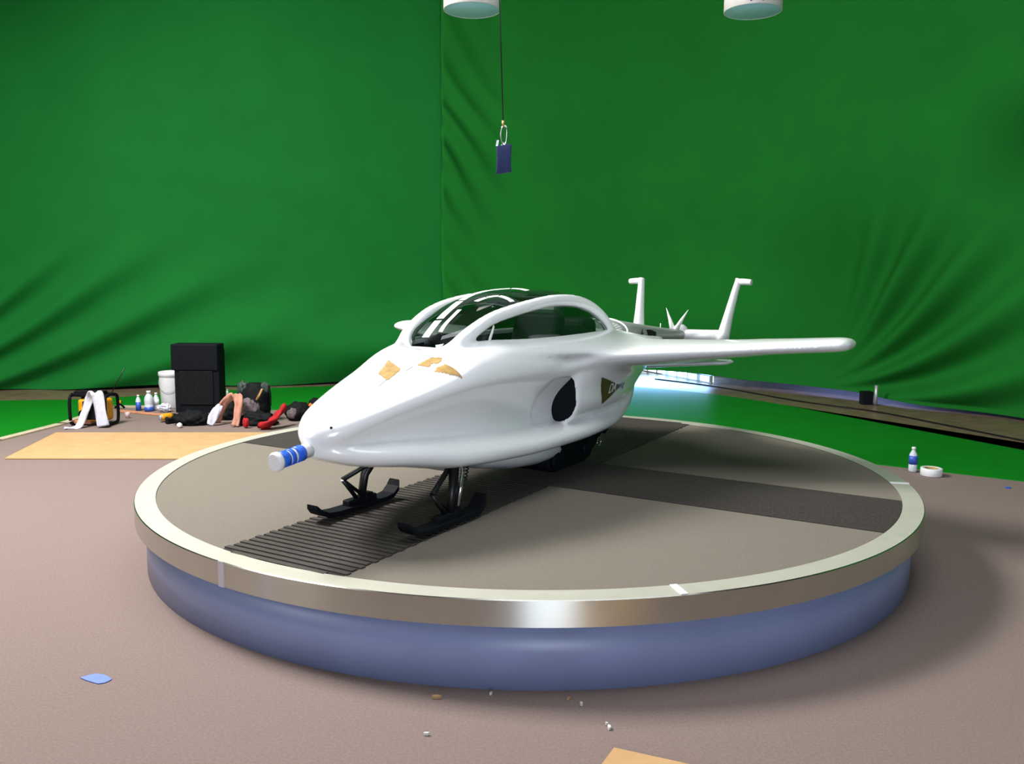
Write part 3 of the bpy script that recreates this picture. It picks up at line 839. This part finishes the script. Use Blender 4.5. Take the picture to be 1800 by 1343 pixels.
# front skis
for sg in (1, -1):
    sk = empty('ski', (0, 0, 0)); sk.parent = craft
    y = sg * .29
    top = [(1.72, .075), (1.69, .045), (1.64, .022), (1.56, .014), (1.38, .012), (1.20, .012), (1.14, .02), (1.10, .05), (1.085, .085)]
    bm = bmesh.new(); rows = []
    for i, (u, z) in enumerate(top):
        wv = .045 if 0 < i < len(top) - 1 else .036
        rows.append([bm.verts.new((u, y - wv, z)), bm.verts.new((u, y + wv, z)), bm.verts.new((u, y + wv, z + .026)), bm.verts.new((u, y - wv, z + .026))])
    for i in range(len(rows) - 1):
        for j in range(4): bm.faces.new((rows[i][j], rows[i][(j + 1) % 4], rows[i + 1][(j + 1) % 4], rows[i + 1][j]))
    bm.faces.new(rows[0]); bm.faces.new(rows[-1])
    for v in bm.verts: v.co.z = max(v.co.z, .004)
    bm_obj('runner', bm, M_black, sk, bevel=.004)
    bm = bmesh.new(); add_box(bm, (1.37, y, .045), (.22, .05, .05)); add_box(bm, (1.32, y, .062), (.06, .056, .045)); bm_obj('saddle', bm, M_black, sk, bevel=.008)
    bm = bmesh.new()
    add_tube(bm, [(1.36, y, .06), (1.33, y, .18), (1.25, y - sg * .05, .33)], [.022, .024, .030], 10)
    bm_obj('strut', bm, M_blackm, sk)
    bm = bmesh.new(); add_tube(bm, [(1.40, y, .07), (1.50, y, .185)], .012, 8); add_tube(bm, [(1.50, y, .185), (1.32, y - sg * .05, .255), (1.26, y - sg * .07, .32)], .014, 8)
    add_tube(bm, [(1.50, y, .185), (1.36, y, .08)], .010, 8)
    bm_obj('linkage', bm, M_blackm, sk)
    if sg > 0:
        bm = bmesh.new(); add_tube(bm, [(1.335, y + .03, .10), (1.30, y + .03, .20), (1.24, y, .32)], .010, 10); bm_obj('shock_rod', bm, M_chrome, sk)
        bm = bmesh.new()
        add_tube(bm, [(1.27 + .018 * math.cos(t) - .018 * t / 20, y + .018 + .018 * math.sin(t), .215 + .10 * t / 38) for t in np.linspace(0, 38, 120)], .0035, 5)
        bm_obj('coil_spring', bm, M_blackm, sk)

# nose probe: blue taped tube with white end
probe = empty('nose_probe'); probe.parent = craft
pa = Vector((2.00, 0, .462)); pb = Vector((2.215, .0, .440)); pd = pb - pa
bm = bmesh.new(); add_tube(bm, [pa, pb], .033, 20); bm_obj('tube', bm, M_pail, probe)
for t0, t1 in ((.30, .52), (.58, .68), (.72, .92)):
    bm = bmesh.new(); add_tube(bm, [pa + pd * t0, pa + pd * t1], .0365, 20); bm_obj('tape_band', bm, M_blue, probe)
bm = bmesh.new(); add_tube(bm, [pb - pd * .07, pb, pb + pd * .05], [.042, .043, .036], 20); bm_obj('end_cap', bm, M_pail, probe)

# tan patches, seams and markings on the nose deck
drape('tan_patch', [(1.50, -.04), (1.565, .072), (1.432, .048), (1.345, -.105)], 'z', M_tan, craft, step=.008)
drape('tan_patch', [(1.372, .101), (1.334, .114), (1.285, .130), (1.278, .189), (1.320, .200), (1.345, .165), (1.378, .180)], 'z', M_tan, craft, step=.008)
drape('tan_patch', [(1.392, .225), (1.351, .215), (1.318, .235), (1.315, .285), (1.315, .335), (1.362, .292)], 'z', M_tan, craft, step=.008)
def seam(a, b, wd):
    d = Vector((b[0] - a[0], b[1] - a[1], 0)).normalized(); n = Vector((-d.y, d.x, 0)) * wd / 2
    drape('panel_seam', [(a[0] + n.x, a[1] + n.y), (b[0] + n.x, b[1] + n.y), (b[0] - n.x, b[1] - n.y), (a[0] - n.x, a[1] - n.y)], 'z', M_seam, craft, off=.0015, step=.004)
seam((1.190, -.155), (1.230, .015), .016)
seam((1.632, .076), (1.558, .058), .012)
seam((1.443, .086), (1.382, .087), .007)
bm = bmesh.new(); bmesh.ops.create_icosphere(bm, subdivisions=2, radius=.006, matrix=Matrix.Translation((1.975, .094, .563))); bm_obj('rivet', bm, M_black, craft)

# side logo
drape('logo_triangle', [(.100, .640), (-.255, .548), (.022, .462)], 'y', M_olive, craft, off=.003, step=.006)
text_on_side('logo_lettering', 'DA', .085, -.045, .520, .45, M_whitem, craft, tilt=.05, drape_it=True)
text_on_side('logo_lettering', 'rwing', .065, -.175, .530, .45, M_grey, craft, tilt=.04, drape_it=True)

# ------------------------------------------------------------------ ceiling drum lamps
def drum(x, y, z, label):
    t = empty('drum_lamp', (x, y, z)); tag(t, label, 'ceiling lamp', 'drum lamps above the turntable')
    bm = bmesh.new(); add_lathe(bm, [(.262, .0), (.268, .0), (.268, .5), (.262, .5), (.262, .0)], n=64, caps=False); bm_obj('drum', bm, M_drum, t)
    bm = bmesh.new(); add_lathe(bm, [(.001, .004), (.262, .004), (.262, .016), (.001, .016)], n=64); bm_obj('diffuser', bm, M_diff, t)
    bm = bmesh.new(); add_tube(bm, [(0, 0, .45), (0, 0, 7.0 - z)], .012, 8); bm_obj('stem', bm, M_blackm, t)
    for a in (-1.9, -1.5):
        bm = bmesh.new(); add_box(bm, (.268 * math.cos(a), .268 * math.sin(a), .03), (.014, .014, .014)); bm_obj('screw', bm, M_blackm, t)
drum(-.50, 3.0, 4.115, 'white drum lamp hanging from the ceiling, left one, beside the thin cable')
drum(2.15, 3.0, 4.120, 'white drum lamp hanging from the ceiling, right one, high above the wing')

# ------------------------------------------------------------------ cable with hook and blue pouch
cb = empty('hanging_cable', (-.162, .3, 2.48)); tag(cb, 'thin dark cable hanging from the ceiling with a metal hook above the cockpit', 'cable')
bm = bmesh.new(); add_tube(bm, [(-.006, 0, .150), (-.034, 0, .90), (-.18, 0, 4.52)], .0042, 6); bm_obj('wire', bm, M_blackm, cb)
bm = bmesh.new(); add_tube(bm, [(-.006, 0, .118), (-.006, 0, .158)], .009, 8); bm_obj('crimp', bm, M_brass, cb)
bm = bmesh.new()
pts = catmull([(0, 0, .125), (.018, 0, .108), (.020, 0, .07), (.014, 0, .02), (0, 0, .004), (-.014, 0, .02), (-.020, 0, .07), (-.014, 0, .108)], 5, closed=True)
add_tube(bm, pts + [pts[0]], .0065, 8, ref=(0, 1, 0)); bm_obj('hook', bm, M_chrome, cb)
pc = empty('pouch', (-.162, .3, 2.30)); tag(pc, 'small navy blue rectangular pouch hanging on the hook above the cockpit', 'pouch')
bm = bmesh.new(); add_box(bm, (0, 0, .09), (.102, .05, .178))
bmesh.ops.subdivide_edges(bm, edges=bm.edges, cuts=4, use_grid_fill=True)
for v in bm.verts: v.co.x *= 1 - .09 * (1 - ((v.co.z - .09) / .09) ** 2); v.co.y *= 1 + .25 * (1 - ((v.co.z - .09) / .09) ** 2); v.co.z += .006 * math.sin(40 * v.co.x)
bm_obj('body', bm, M_navy, pc, smooth=True, bevel=.004)
bm = bmesh.new(); add_tube(bm, [(-.02, 0, .17), (-.004, 0, .195), (.012, 0, .17)], .005, 6); bm_obj('loop', bm, M_towel, pc)
bm = bmesh.new(); add_box(bm, (-.043, -.02, .19), (.014, .012, .04), Matrix.Rotation(.2, 3, 'Y')); bm_obj('buckle', bm, M_chrome, pc)

# ------------------------------------------------------------------ sheets and scraps on the floor
tag(slab('plywood_sheet', [(-4.55, 1.93), (-4.76, 3.20), (-2.30, 3.30), (-2.15, 1.985)], .003, .012, M_ply), 'large tan plywood sheet lying on the carpet left of the turntable', 'plywood sheet', 'plywood sheets')
tag(slab('plywood_sheet', [(.262, -2.730), (.43, -2.800), (1.05, -3.06), (.86, -3.50), (.02, -3.20)], .003, .012, M_ply), 'tan plywood sheet on the floor at the bottom edge in front of the turntable', 'plywood sheet', 'plywood sheets')
def irregular(name, c, rx, ry, ang, h, m_, label, cat, seed=0, n=12, group=None):
    r = random.Random(seed); pts = []
    for k in range(n):
        a = 2 * PI * k / n; q = 1 + r.uniform(-.18, .18)
        x, y = rx * q * math.cos(a), ry * q * math.sin(a)
        pts.append((c[0] + x * math.cos(ang) - y * math.sin(ang), c[1] + x * math.sin(ang) + y * math.cos(ang)))
    return tag(slab(name, pts, .002, h, m_), label, cat, group)
irregular('tape_piece', (-1.765, -2.222), .070, .034, -.35, .004, mat('light_blue_tape', (.14, .22, .75), .6, noise=.05), 'piece of light blue tape stuck on the floor left of the turntable', 'tape', 3)
irregular('tape_piece', (3.805, 1.123), .022, .016, 0, .006, M_blue, 'tiny dark blue tape scrap on the floor at the right edge', 'tape', 5)
for i_, (x, y, r_, m_, nm, lb) in enumerate([(-.382, -2.365, .020, M_debtan, 'wood_chip', 'tan chip on the floor against the turntable side, left of the middle'), (.128, -2.372, .010, M_debtan, 'wood_chip', 'small tan chip on the floor close under the middle of the turntable side'),
        (.262, -2.585, .013, M_debris, 'paper_scrap', 'white scrap on the floor between the turntable and the tan sheet'), (.255, -2.560, .007, M_debris, 'paper_scrap', 'tiny white crumb just behind the white scrap near the tan sheet'),
        (-.394, -2.639, .010, M_debris, 'paper_scrap', 'thin pale sliver on the floor in front of the turntable, left of the middle'), (-.173, -2.335, .008, M_debris, 'paper_scrap', 'pale crumb right at the foot of the turntable side'), (.174, -2.412, .010, M_debris, 'paper_scrap', 'pale sliver on the floor just in front of the small tan chip')]):
    irregular(nm, (x, y), r_, r_ * .5, i_ * .8, .012, m_, lb, 'scrap', i_ + 11, 7, 'scraps on the floor in front of the turntable')
bm = bmesh.new(); add_tube(bm, catmull([(2.2, 8.3, .012), (2.95, 7.35, .012), (3.69, 5.88, .012), (4.35, 5.0, .012), (4.75, 4.0, .012), (5.09, 3.08, .012), (5.6, 1.9, .012)], 8), .010, 8)
tag(bm_obj('cable', bm, M_blackm), 'black cable lying along the brown floor behind the green floor band', 'cable')
sp = empty('stand_foot', (4.62, 5.60, 0)); tag(sp, 'pale upright stand foot with a black weight under the hem of the right cloth', 'stand')
bm = bmesh.new(); add_tube(bm, [(0, 0, .01), (0, 0, .26)], .022, 12); bm_obj('post', bm, M_bracket, sp)
bm = bmesh.new(); add_box(bm, (-.10, .06, .09), (.14, .12, .17)); bm_obj('weight', bm, M_black, sp, bevel=.01)

# ------------------------------------------------------------------ bottles, roll
def bottle(x, y, h, label, body=None, band=M_label, r=None, cap=M_pail, b0=.30, b1=.62, group='plastic bottles on the floor'):
    t = empty('bottle', (x, y, 0.0)); tag(t, label, 'bottle', group)
    r = r or h * .16
    bm = bmesh.new(); add_lathe(bm, [(r * .8, .001), (r, .012), (r, h * .30), (r * .93, h * .34), (r, h * .40), (r, h * .62), (r * .85, h * .72), (r * .42, h * .86), (r * .40, h * .92)], n=24); bm_obj('body', bm, body or M_clear, t)
    bm = bmesh.new(); add_lathe(bm, [(r * 1.02, h * b0), (r * 1.03, h * b0), (r * 1.03, h * b1), (r * 1.02, h * b1)], n=24); bm_obj('label_band', bm, band, t)
    bm = bmesh.new(); add_lathe(bm, [(r * .48, h * .90), (r * .48, h), (r * .3, h * 1.0)], n=16); bm_obj('cap', bm, cap, t)
M_clear_w = mat('frosted_bottle', (0.62, 0.68, 0.74), 0.15, noise=0.1, nscale=30)
bottle(3.308, 1.68, .215, 'clear water bottle with a blue label standing right of the turntable', M_clear_w, b0=.32, b1=.66)
rl = empty('tape_roll', (3.402, 1.545, 0)); tag(rl, 'white roll of tape lying flat right of the water bottle', 'tape roll')
bm = bmesh.new(); add_lathe(bm, [(.055, .002), (.082, .002), (.085, .006), (.085, .062), (.082, .066), (.055, .066), (.055, .002)], n=40, caps=False); bm_obj('tape', bm, M_pail, rl)
bm = bmesh.new(); add_lathe(bm, [(.048, .003), (.054, .003), (.054, .064), (.048, .064), (.048, .003)], n=32, caps=False); bm_obj('core', bm, M_tan, rl)
bottle(-4.574, 4.74, .19, 'small clear bottle with a blue lower half, leftmost beside the white bucket', M_clear_w, M_label, b0=.02, b1=.55)
bottle(-4.43, 4.70, .245, 'tall clear bottle with a blue foot, second left of the white bucket', M_clear_w, M_label, r=.052, b0=.01, b1=.22)
bottle(-4.385, 4.80, .21, 'white plastic bottle half hidden behind the tall clear bottle, touching the bucket', M_pail, M_pail)
bottle(-3.921, 6.007, .10, 'tiny clear bottle standing on the green floor between the black case and the backpack', M_clear_w, M_pail, b0=.5, b1=.6)

# ------------------------------------------------------------------ bucket, case, plank, crumpled bag
bk = empty('bucket', (-4.275, 5.02, 0)); tag(bk, 'tall white plastic bucket standing left of the black case', 'bucket')
bm = bmesh.new(); add_lathe(bm, [(.122, .002), (.128, .01), (.144, .37), (.144, .39), (.152, .395), (.152, .435), (.146, .445), (.138, .445), (.134, .41), (.115, .02)], n=40); bm_obj('pail', bm, M_pail, bk)
bm = bmesh.new(); add_tube(bm, [(.14 * math.cos(t), -.02 - .13 * math.sin(t), .37 - .17 * math.sin(t)) for t in np.linspace(0, PI, 20)], .003, 6); bm_obj('handle', bm, M_seam, bk)
tag(bm_obj('crumpled_wrap', (lambda b: (bmesh.ops.create_icosphere(b, subdivisions=3, radius=.07, matrix=Matrix.Translation((0, 0, 0)) @ Matrix.Diagonal((1.2, .8, .75, 1))), b)[1])(bmesh.new()), M_towel, smooth=False), 'crumpled white plastic wrap lying in front of the bucket', 'plastic wrap')
o = bpy.data.objects['crumpled_wrap']; o.location = (-4.22, 4.64, .055)
_r = random.Random(4)
for v in o.data.vertices: v.co *= 1 + _r.uniform(-.25, .12)
cs = empty('equipment_case', (-3.815, 4.70, 0)); tag(cs, 'tall black upright case standing on the carpet behind the bags', 'case')
bm = bmesh.new(); add_box(bm, (.008, 0, .375), (.530, .22, .75)); bm_obj('shell', bm, M_black, cs, bevel=.012)
bm = bmesh.new(); add_box(bm, (-.010, -.005, .66), (.550, .25, .31)); bm_obj('lid', bm, M_black, cs, bevel=.014)
bm = bmesh.new(); add_box(bm, (0, -.118, .30), (.40, .012, .40)); bm_obj('panel', bm, M_bagbl, cs, bevel=.004)

bm = bmesh.new(); add_box(bm, (0, 0, .008), (.80, .09, .012)); o = tag(bm_obj('plank', bm, M_wood, bevel=.002), 'thin reddish wooden plank lying in front of the bottles on the carpet', 'plank'); o.location = (-4.40, 4.50, 0); o.rotation_euler = (0, 0, -.42)
cl = empty('spring_clamp', (-4.86, 4.86, .0), .4); tag(cl, 'small yellow and black clamp lying at the left end of the plank', 'clamp')
bm = bmesh.new(); add_tube(bm, [(-.05, 0, .012), (0, 0, .06), (.03, 0, .09)], .012, 8); bm_obj('jaw', bm, M_black, cl)
bm = bmesh.new(); add_tube(bm, [(.06, 0, .012), (.01, 0, .06), (-.02, 0, .085)], .012, 8); bm_obj('jaw', bm, M_black, cl)
bm = bmesh.new(); add_box(bm, (0, 0, .085), (.05, .03, .035)); bm_obj('grip', bm, M_yellow, cl, bevel=.008)
cp = empty('paper_cup', (-4.455, 4.17, 0)); tag(cp, 'small pinkish white crumpled cup on the carpet right of the radio', 'cup')
M_pinkw = mat('pinkish_paper', (.60, .42, .40), .7, noise=.2, nscale=60)
bm = bmesh.new(); add_lathe(bm, [(.018, .001), (.028, .07), (.025, .07), (.016, .004)], n=14); o = bm_obj('cup_wall', bm, M_pinkw, cp)
bx_ = bm = bmesh.new(); add_box(bm, (0, 0, .03), (.075, .05, .055)); o = tag(bm_obj('small_box', bm, mat('pale_blue_card', (.40, .50, .62), .6, noise=.05), bevel=.004), 'small pale blue box on the carpet at the foot of the black case', 'box'); o.location = (-3.82, 4.33, 0); o.rotation_euler = (0, 0, .3)

# ------------------------------------------------------------------ jobsite radio with towel
rd = empty('jobsite_radio', (-4.62, 3.74, 0), -.10); tag(rd, 'yellow and black jobsite radio with roll-bar frame and antenna on the carpet edge', 'radio')
bm = bmesh.new(); add_box(bm, (.02, 0, .17), (.30, .20, .24)); bm_obj('body', bm, M_yellow, rd, bevel=.03)
bm = bmesh.new(); add_box(bm, (.02, -.10, .17), (.17, .03, .20)); bm_obj('front_panel', bm, M_bagbl, rd, bevel=.01)
for x in (-.07, .11):
    bm = bmesh.new(); add_lathe(bm, [(.03, -.118), (.045, -.112), (.045, -.10)], (x, 0, .13), 20, axis='Y'); bm_obj('speaker', bm, M_black, rd)
for sx in (-.20, .20):
    bm = bmesh.new(); add_tube(bm, [(sx + v.x, v.y, v.z) for v in catmull([(0, -.12, .06), (0, -.12, .28), (0, -.07, .33), (0, .07, .33), (0, .12, .28), (0, .12, .06), (0, .07, .02), (0, -.07, .02)], 4, closed=True)], .017, 8); bm_obj('roll_bar', bm, M_black, rd)
for y in (-.08, .08):
    bm = bmesh.new(); add_tube(bm, [(-.20, y, .335), (.20, y, .325)], .020, 8); bm_obj('top_rail', bm, M_black, rd)
bm = bmesh.new(); add_box(bm, (-.03, 0, .355), (.32, .12, .035)); bm_obj('handle', bm, M_bagbl, rd, bevel=.01)
bm = bmesh.new(); add_tube(bm, [(.17, .05, .33), (.33, .07, .62)], .005, 6); bm_obj('antenna', bm, M_blackm, rd)
bm = bmesh.new(); add_box(bm, (-.11, -.02, .035), (.22, .12, .04)); bm_obj('battery_pack', bm, M_wood, rd, bevel=.01)

def ribbon(name, path, wid, m_, th=.008, parent=None, side=(0, 1, 0), nsub=6, wob=.01):
    P = catmull(path, nsub); rows = []; bm = bmesh.new()
    for i, p in enumerate(P):
        w = wid if not hasattr(wid, '__len__') else float(np.interp(i / (len(P) - 1), np.linspace(0, 1, len(wid)), wid))
        d = (P[min(i + 1, len(P) - 1)] - P[max(i - 1, 0)]).normalized(); sv = Vector(side); sv = (sv - d * sv.dot(d)).normalized(); nn = d.cross(sv)
        rows.append([bm.verts.new(p + sv * (w * (k / 4 - .5)) + nn * (wob * math.sin(k * 2.2 + i * .5))) for k in range(5)])
    for i in range(len(rows) - 1):
        for k in range(4): bm.faces.new((rows[i][k], rows[i][k + 1], rows[i + 1][k + 1], rows[i + 1][k])).smooth = True
    o = bm_obj(name, bm, m_, parent); s_ = o.modifiers.new('s', 'SOLIDIFY'); s_.thickness = th; s_.offset = 0
    return o
tw = ribbon('towel', [(-4.80, 3.44, .012), (-4.68, 3.50, .02), (-4.64, 3.57, .16), (-4.60, 3.60, .29), (-4.54, 3.585, .365), (-4.49, 3.56, .34), (-4.46, 3.545, .18), (-4.43, 3.53, .02)], [.05, .07, .07, .09, .11, .12, .11, .12], M_towel, .012, side=(1, .15, 0))
tag(tw, 'white towel draped over the front of the jobsite radio and trailing on the floor', 'towel')

# ------------------------------------------------------------------ drill
dr = empty('power_drill', (-3.92, 3.98, 0), .9); tag(dr, 'small yellow and black power drill lying on the carpet before the bucket', 'drill')
bm = bmesh.new(); add_tube(bm, [(-.09, 0, .055), (-.07, 0, .055), (.02, 0, .055), (.05, 0, .055)], [.030, .040, .040, .030], 16); bm_obj('motor_housing', bm, M_yellow, dr)
bm = bmesh.new(); add_tube(bm, [(.05, 0, .055), (.09, 0, .055), (.11, 0, .055)], [.028, .024, .012], 14); bm_obj('chuck', bm, M_black, dr)
bm = bmesh.new(); add_tube(bm, [(-.03, 0, .05), (-.045, -.07, .035), (-.05, -.12, .03)], [.022, .020, .024], 12); bm_obj('grip', bm, M_black, dr)
bm = bmesh.new(); add_box(bm, (-.055, -.15, .032), (.11, .055, .06)); bm_obj('battery', bm, M_bagbl, dr, bevel=.01)
bm = bmesh.new(); add_lathe(bm, [(.001, -.105), (.028, -.10), (.034, -.09)], (0, 0, .055), 16, axis='X'); bm_obj('end_cap', bm, M_bracket, dr)

# ------------------------------------------------------------------ cloth and bag pile
def lump(name, c, s, m_, seed, parent=None, sub=4, amp=.22, freq=9.0, rz=0.0, flat=True):
    bm = bmesh.new(); bmesh.ops.create_icosphere(bm, subdivisions=sub, radius=1.0)
    r = random.Random(seed); ph = [(r.uniform(-1, 1), r.uniform(-1, 1), r.uniform(-1, 1), r.uniform(0, 6.3), r.uniform(.5, 1.6)) for _ in range(7)]
    R3 = Matrix.Rotation(rz, 3, 'Z')
    for v in bm.verts:
        n = v.co.normalized(); f = 0
        for a, b, cc, p, q in ph: f += abs(math.sin((a * n.x + b * n.y + cc * n.z) * freq * q * .6 + p)) - .6
        k = 1 + amp * f / 2.4
        q3 = R3 @ Vector((n.x * s[0] * k, n.y * s[1] * k, n.z * s[2] * k)) + Vector(c)
        if flat and q3.z < .004: q3.z = .004
        v.co = q3
    return bm_obj(name, bm, m_, parent, smooth=True)
bp = empty('backpack', (-2.98, 4.05, 0)); tag(bp, 'black backpack standing upright behind the draped tan sleeve', 'backpack')
lump('main_body', (0.02, 0, .20), (.165, .13, .235), M_bagbl, 1, bp, amp=.12)
lump('front_pocket', (-.02, -.11, .15), (.12, .07, .12), M_greycl, 2, bp, amp=.2)
lump('side_flap', (-.12, .0, .36), (.06, .05, .085), M_olivecl, 7, bp, amp=.3)
lump('side_flap', (.12, .0, .35), (.055, .05, .09), M_olivecl, 8, bp, amp=.3)
ribbon('strap', [(.06, -.12, .25), (.10, -.14, .31), (.13, -.12, .38)], .022, M_tan, .006, bp, side=(1, 0, 0), wob=.002)
ribbon('strap', [(.17, -.02, .40), (.20, -.05, .32), (.20, -.06, .18)], .03, M_black, .008, bp, side=(0, 1, 0), wob=.002)
tag(ribbon('draped_sleeve', [(-3.36, 3.90, .015), (-3.31, 3.86, .12), (-3.22, 3.82, .25), (-3.11, 3.80, .325), (-3.06, 3.76, .28), (-3.055, 3.70, .14), (-3.07, 3.64, .012)], [.10, .09, .08, .10, .09, .07, .07], M_pink, .02, side=(1, .2, 0), wob=.012), 'tan pink sleeve draped over the front of the black backpack', 'clothing')
tag(ribbon('draped_scarf', [(-3.36, 3.70, .012), (-3.33, 3.72, .09), (-3.29, 3.75, .17), (-3.26, 3.77, .22)], [.06, .10, .09, .05], M_towel, .012, side=(1, .2, 0), wob=.012), 'pale grey cloth hanging left of the tan sleeve down to the carpet', 'clothing')
tag(lump('jacket', (-3.58, 3.78, .05), (.18, .12, .10), M_bagbl, 12, amp=.3), 'dark crumpled jacket on the floor in front of the black case', 'clothing')
tag(lump('jacket', (-3.29, 4.18, .07), (.12, .12, .12), M_bagbl, 13, amp=.3), 'black heap of clothing between the black case and the backpack', 'clothing')
tag(lump('jacket', (-2.87, 3.79, .05), (.20, .10, .09), M_bagbl, 14, amp=.3), 'black heap lying at the foot of the backpack beside the red cloth', 'clothing')
tag(lump('paper_piece', (-3.64, 3.58, .02), (.03, .03, .035), M_debris, 15, amp=.3, sub=2), 'small white paper piece on the carpet left of the dark crumpled jacket', 'paper')
rc = ribbon('red_cloth', [(-2.76, 3.52, .02), (-2.68, 3.50, .05), (-2.62, 3.60, .12), (-2.55, 3.74, .22)], [.09, .16, .12, .06], M_red, .02, side=(.5, -.6, .5), wob=.03)
tag(rc, 'bright red cloth spilling onto the floor at the turntable edge', 'cloth')
tag(lump('red_scrap', (-2.93, 3.575, .06), (.035, .025, .05), M_red, 21, amp=.3, sub=3), 'small dark red scrap on the black heap left of the red cloth', 'cloth')
sb = empty('shoulder_bag', (-2.50, 4.12, 0)); tag(sb, 'black and grey patterned bag right of the red cloth, near the turntable rim', 'bag')
lump('bag_body', (0, 0, .09), (.15, .10, .115), M_bagbl, 31, sb, amp=.2)
lump('bag_pocket', (-.05, -.08, .09), (.06, .04, .06), M_greycl, 32, sb, amp=.2, sub=3)
bm = bmesh.new(); add_tube(bm, catmull([(.10, -.02, .14), (.17, -.04, .10), (.22, -.06, .02), (.27, -.10, .012)], 5), .008, 6); bm_obj('bag_strap', bm, M_black, sb)
ob = empty('tool_pouch', (-2.47, 4.86, 0)); tag(ob, 'dark pouch with an orange flap mostly hidden behind the aircraft nose', 'pouch')
lump('pouch_body', (0, 0, .07), (.09, .07, .08), M_bagbl, 41, ob, amp=.15)
M_orange = mat('orange_cloth', (.65, .16, .02), .7, noise=.1)
lump('flap', (-.05, -.05, .05), (.035, .03, .05), M_orange, 42, ob, sub=3, amp=.15)
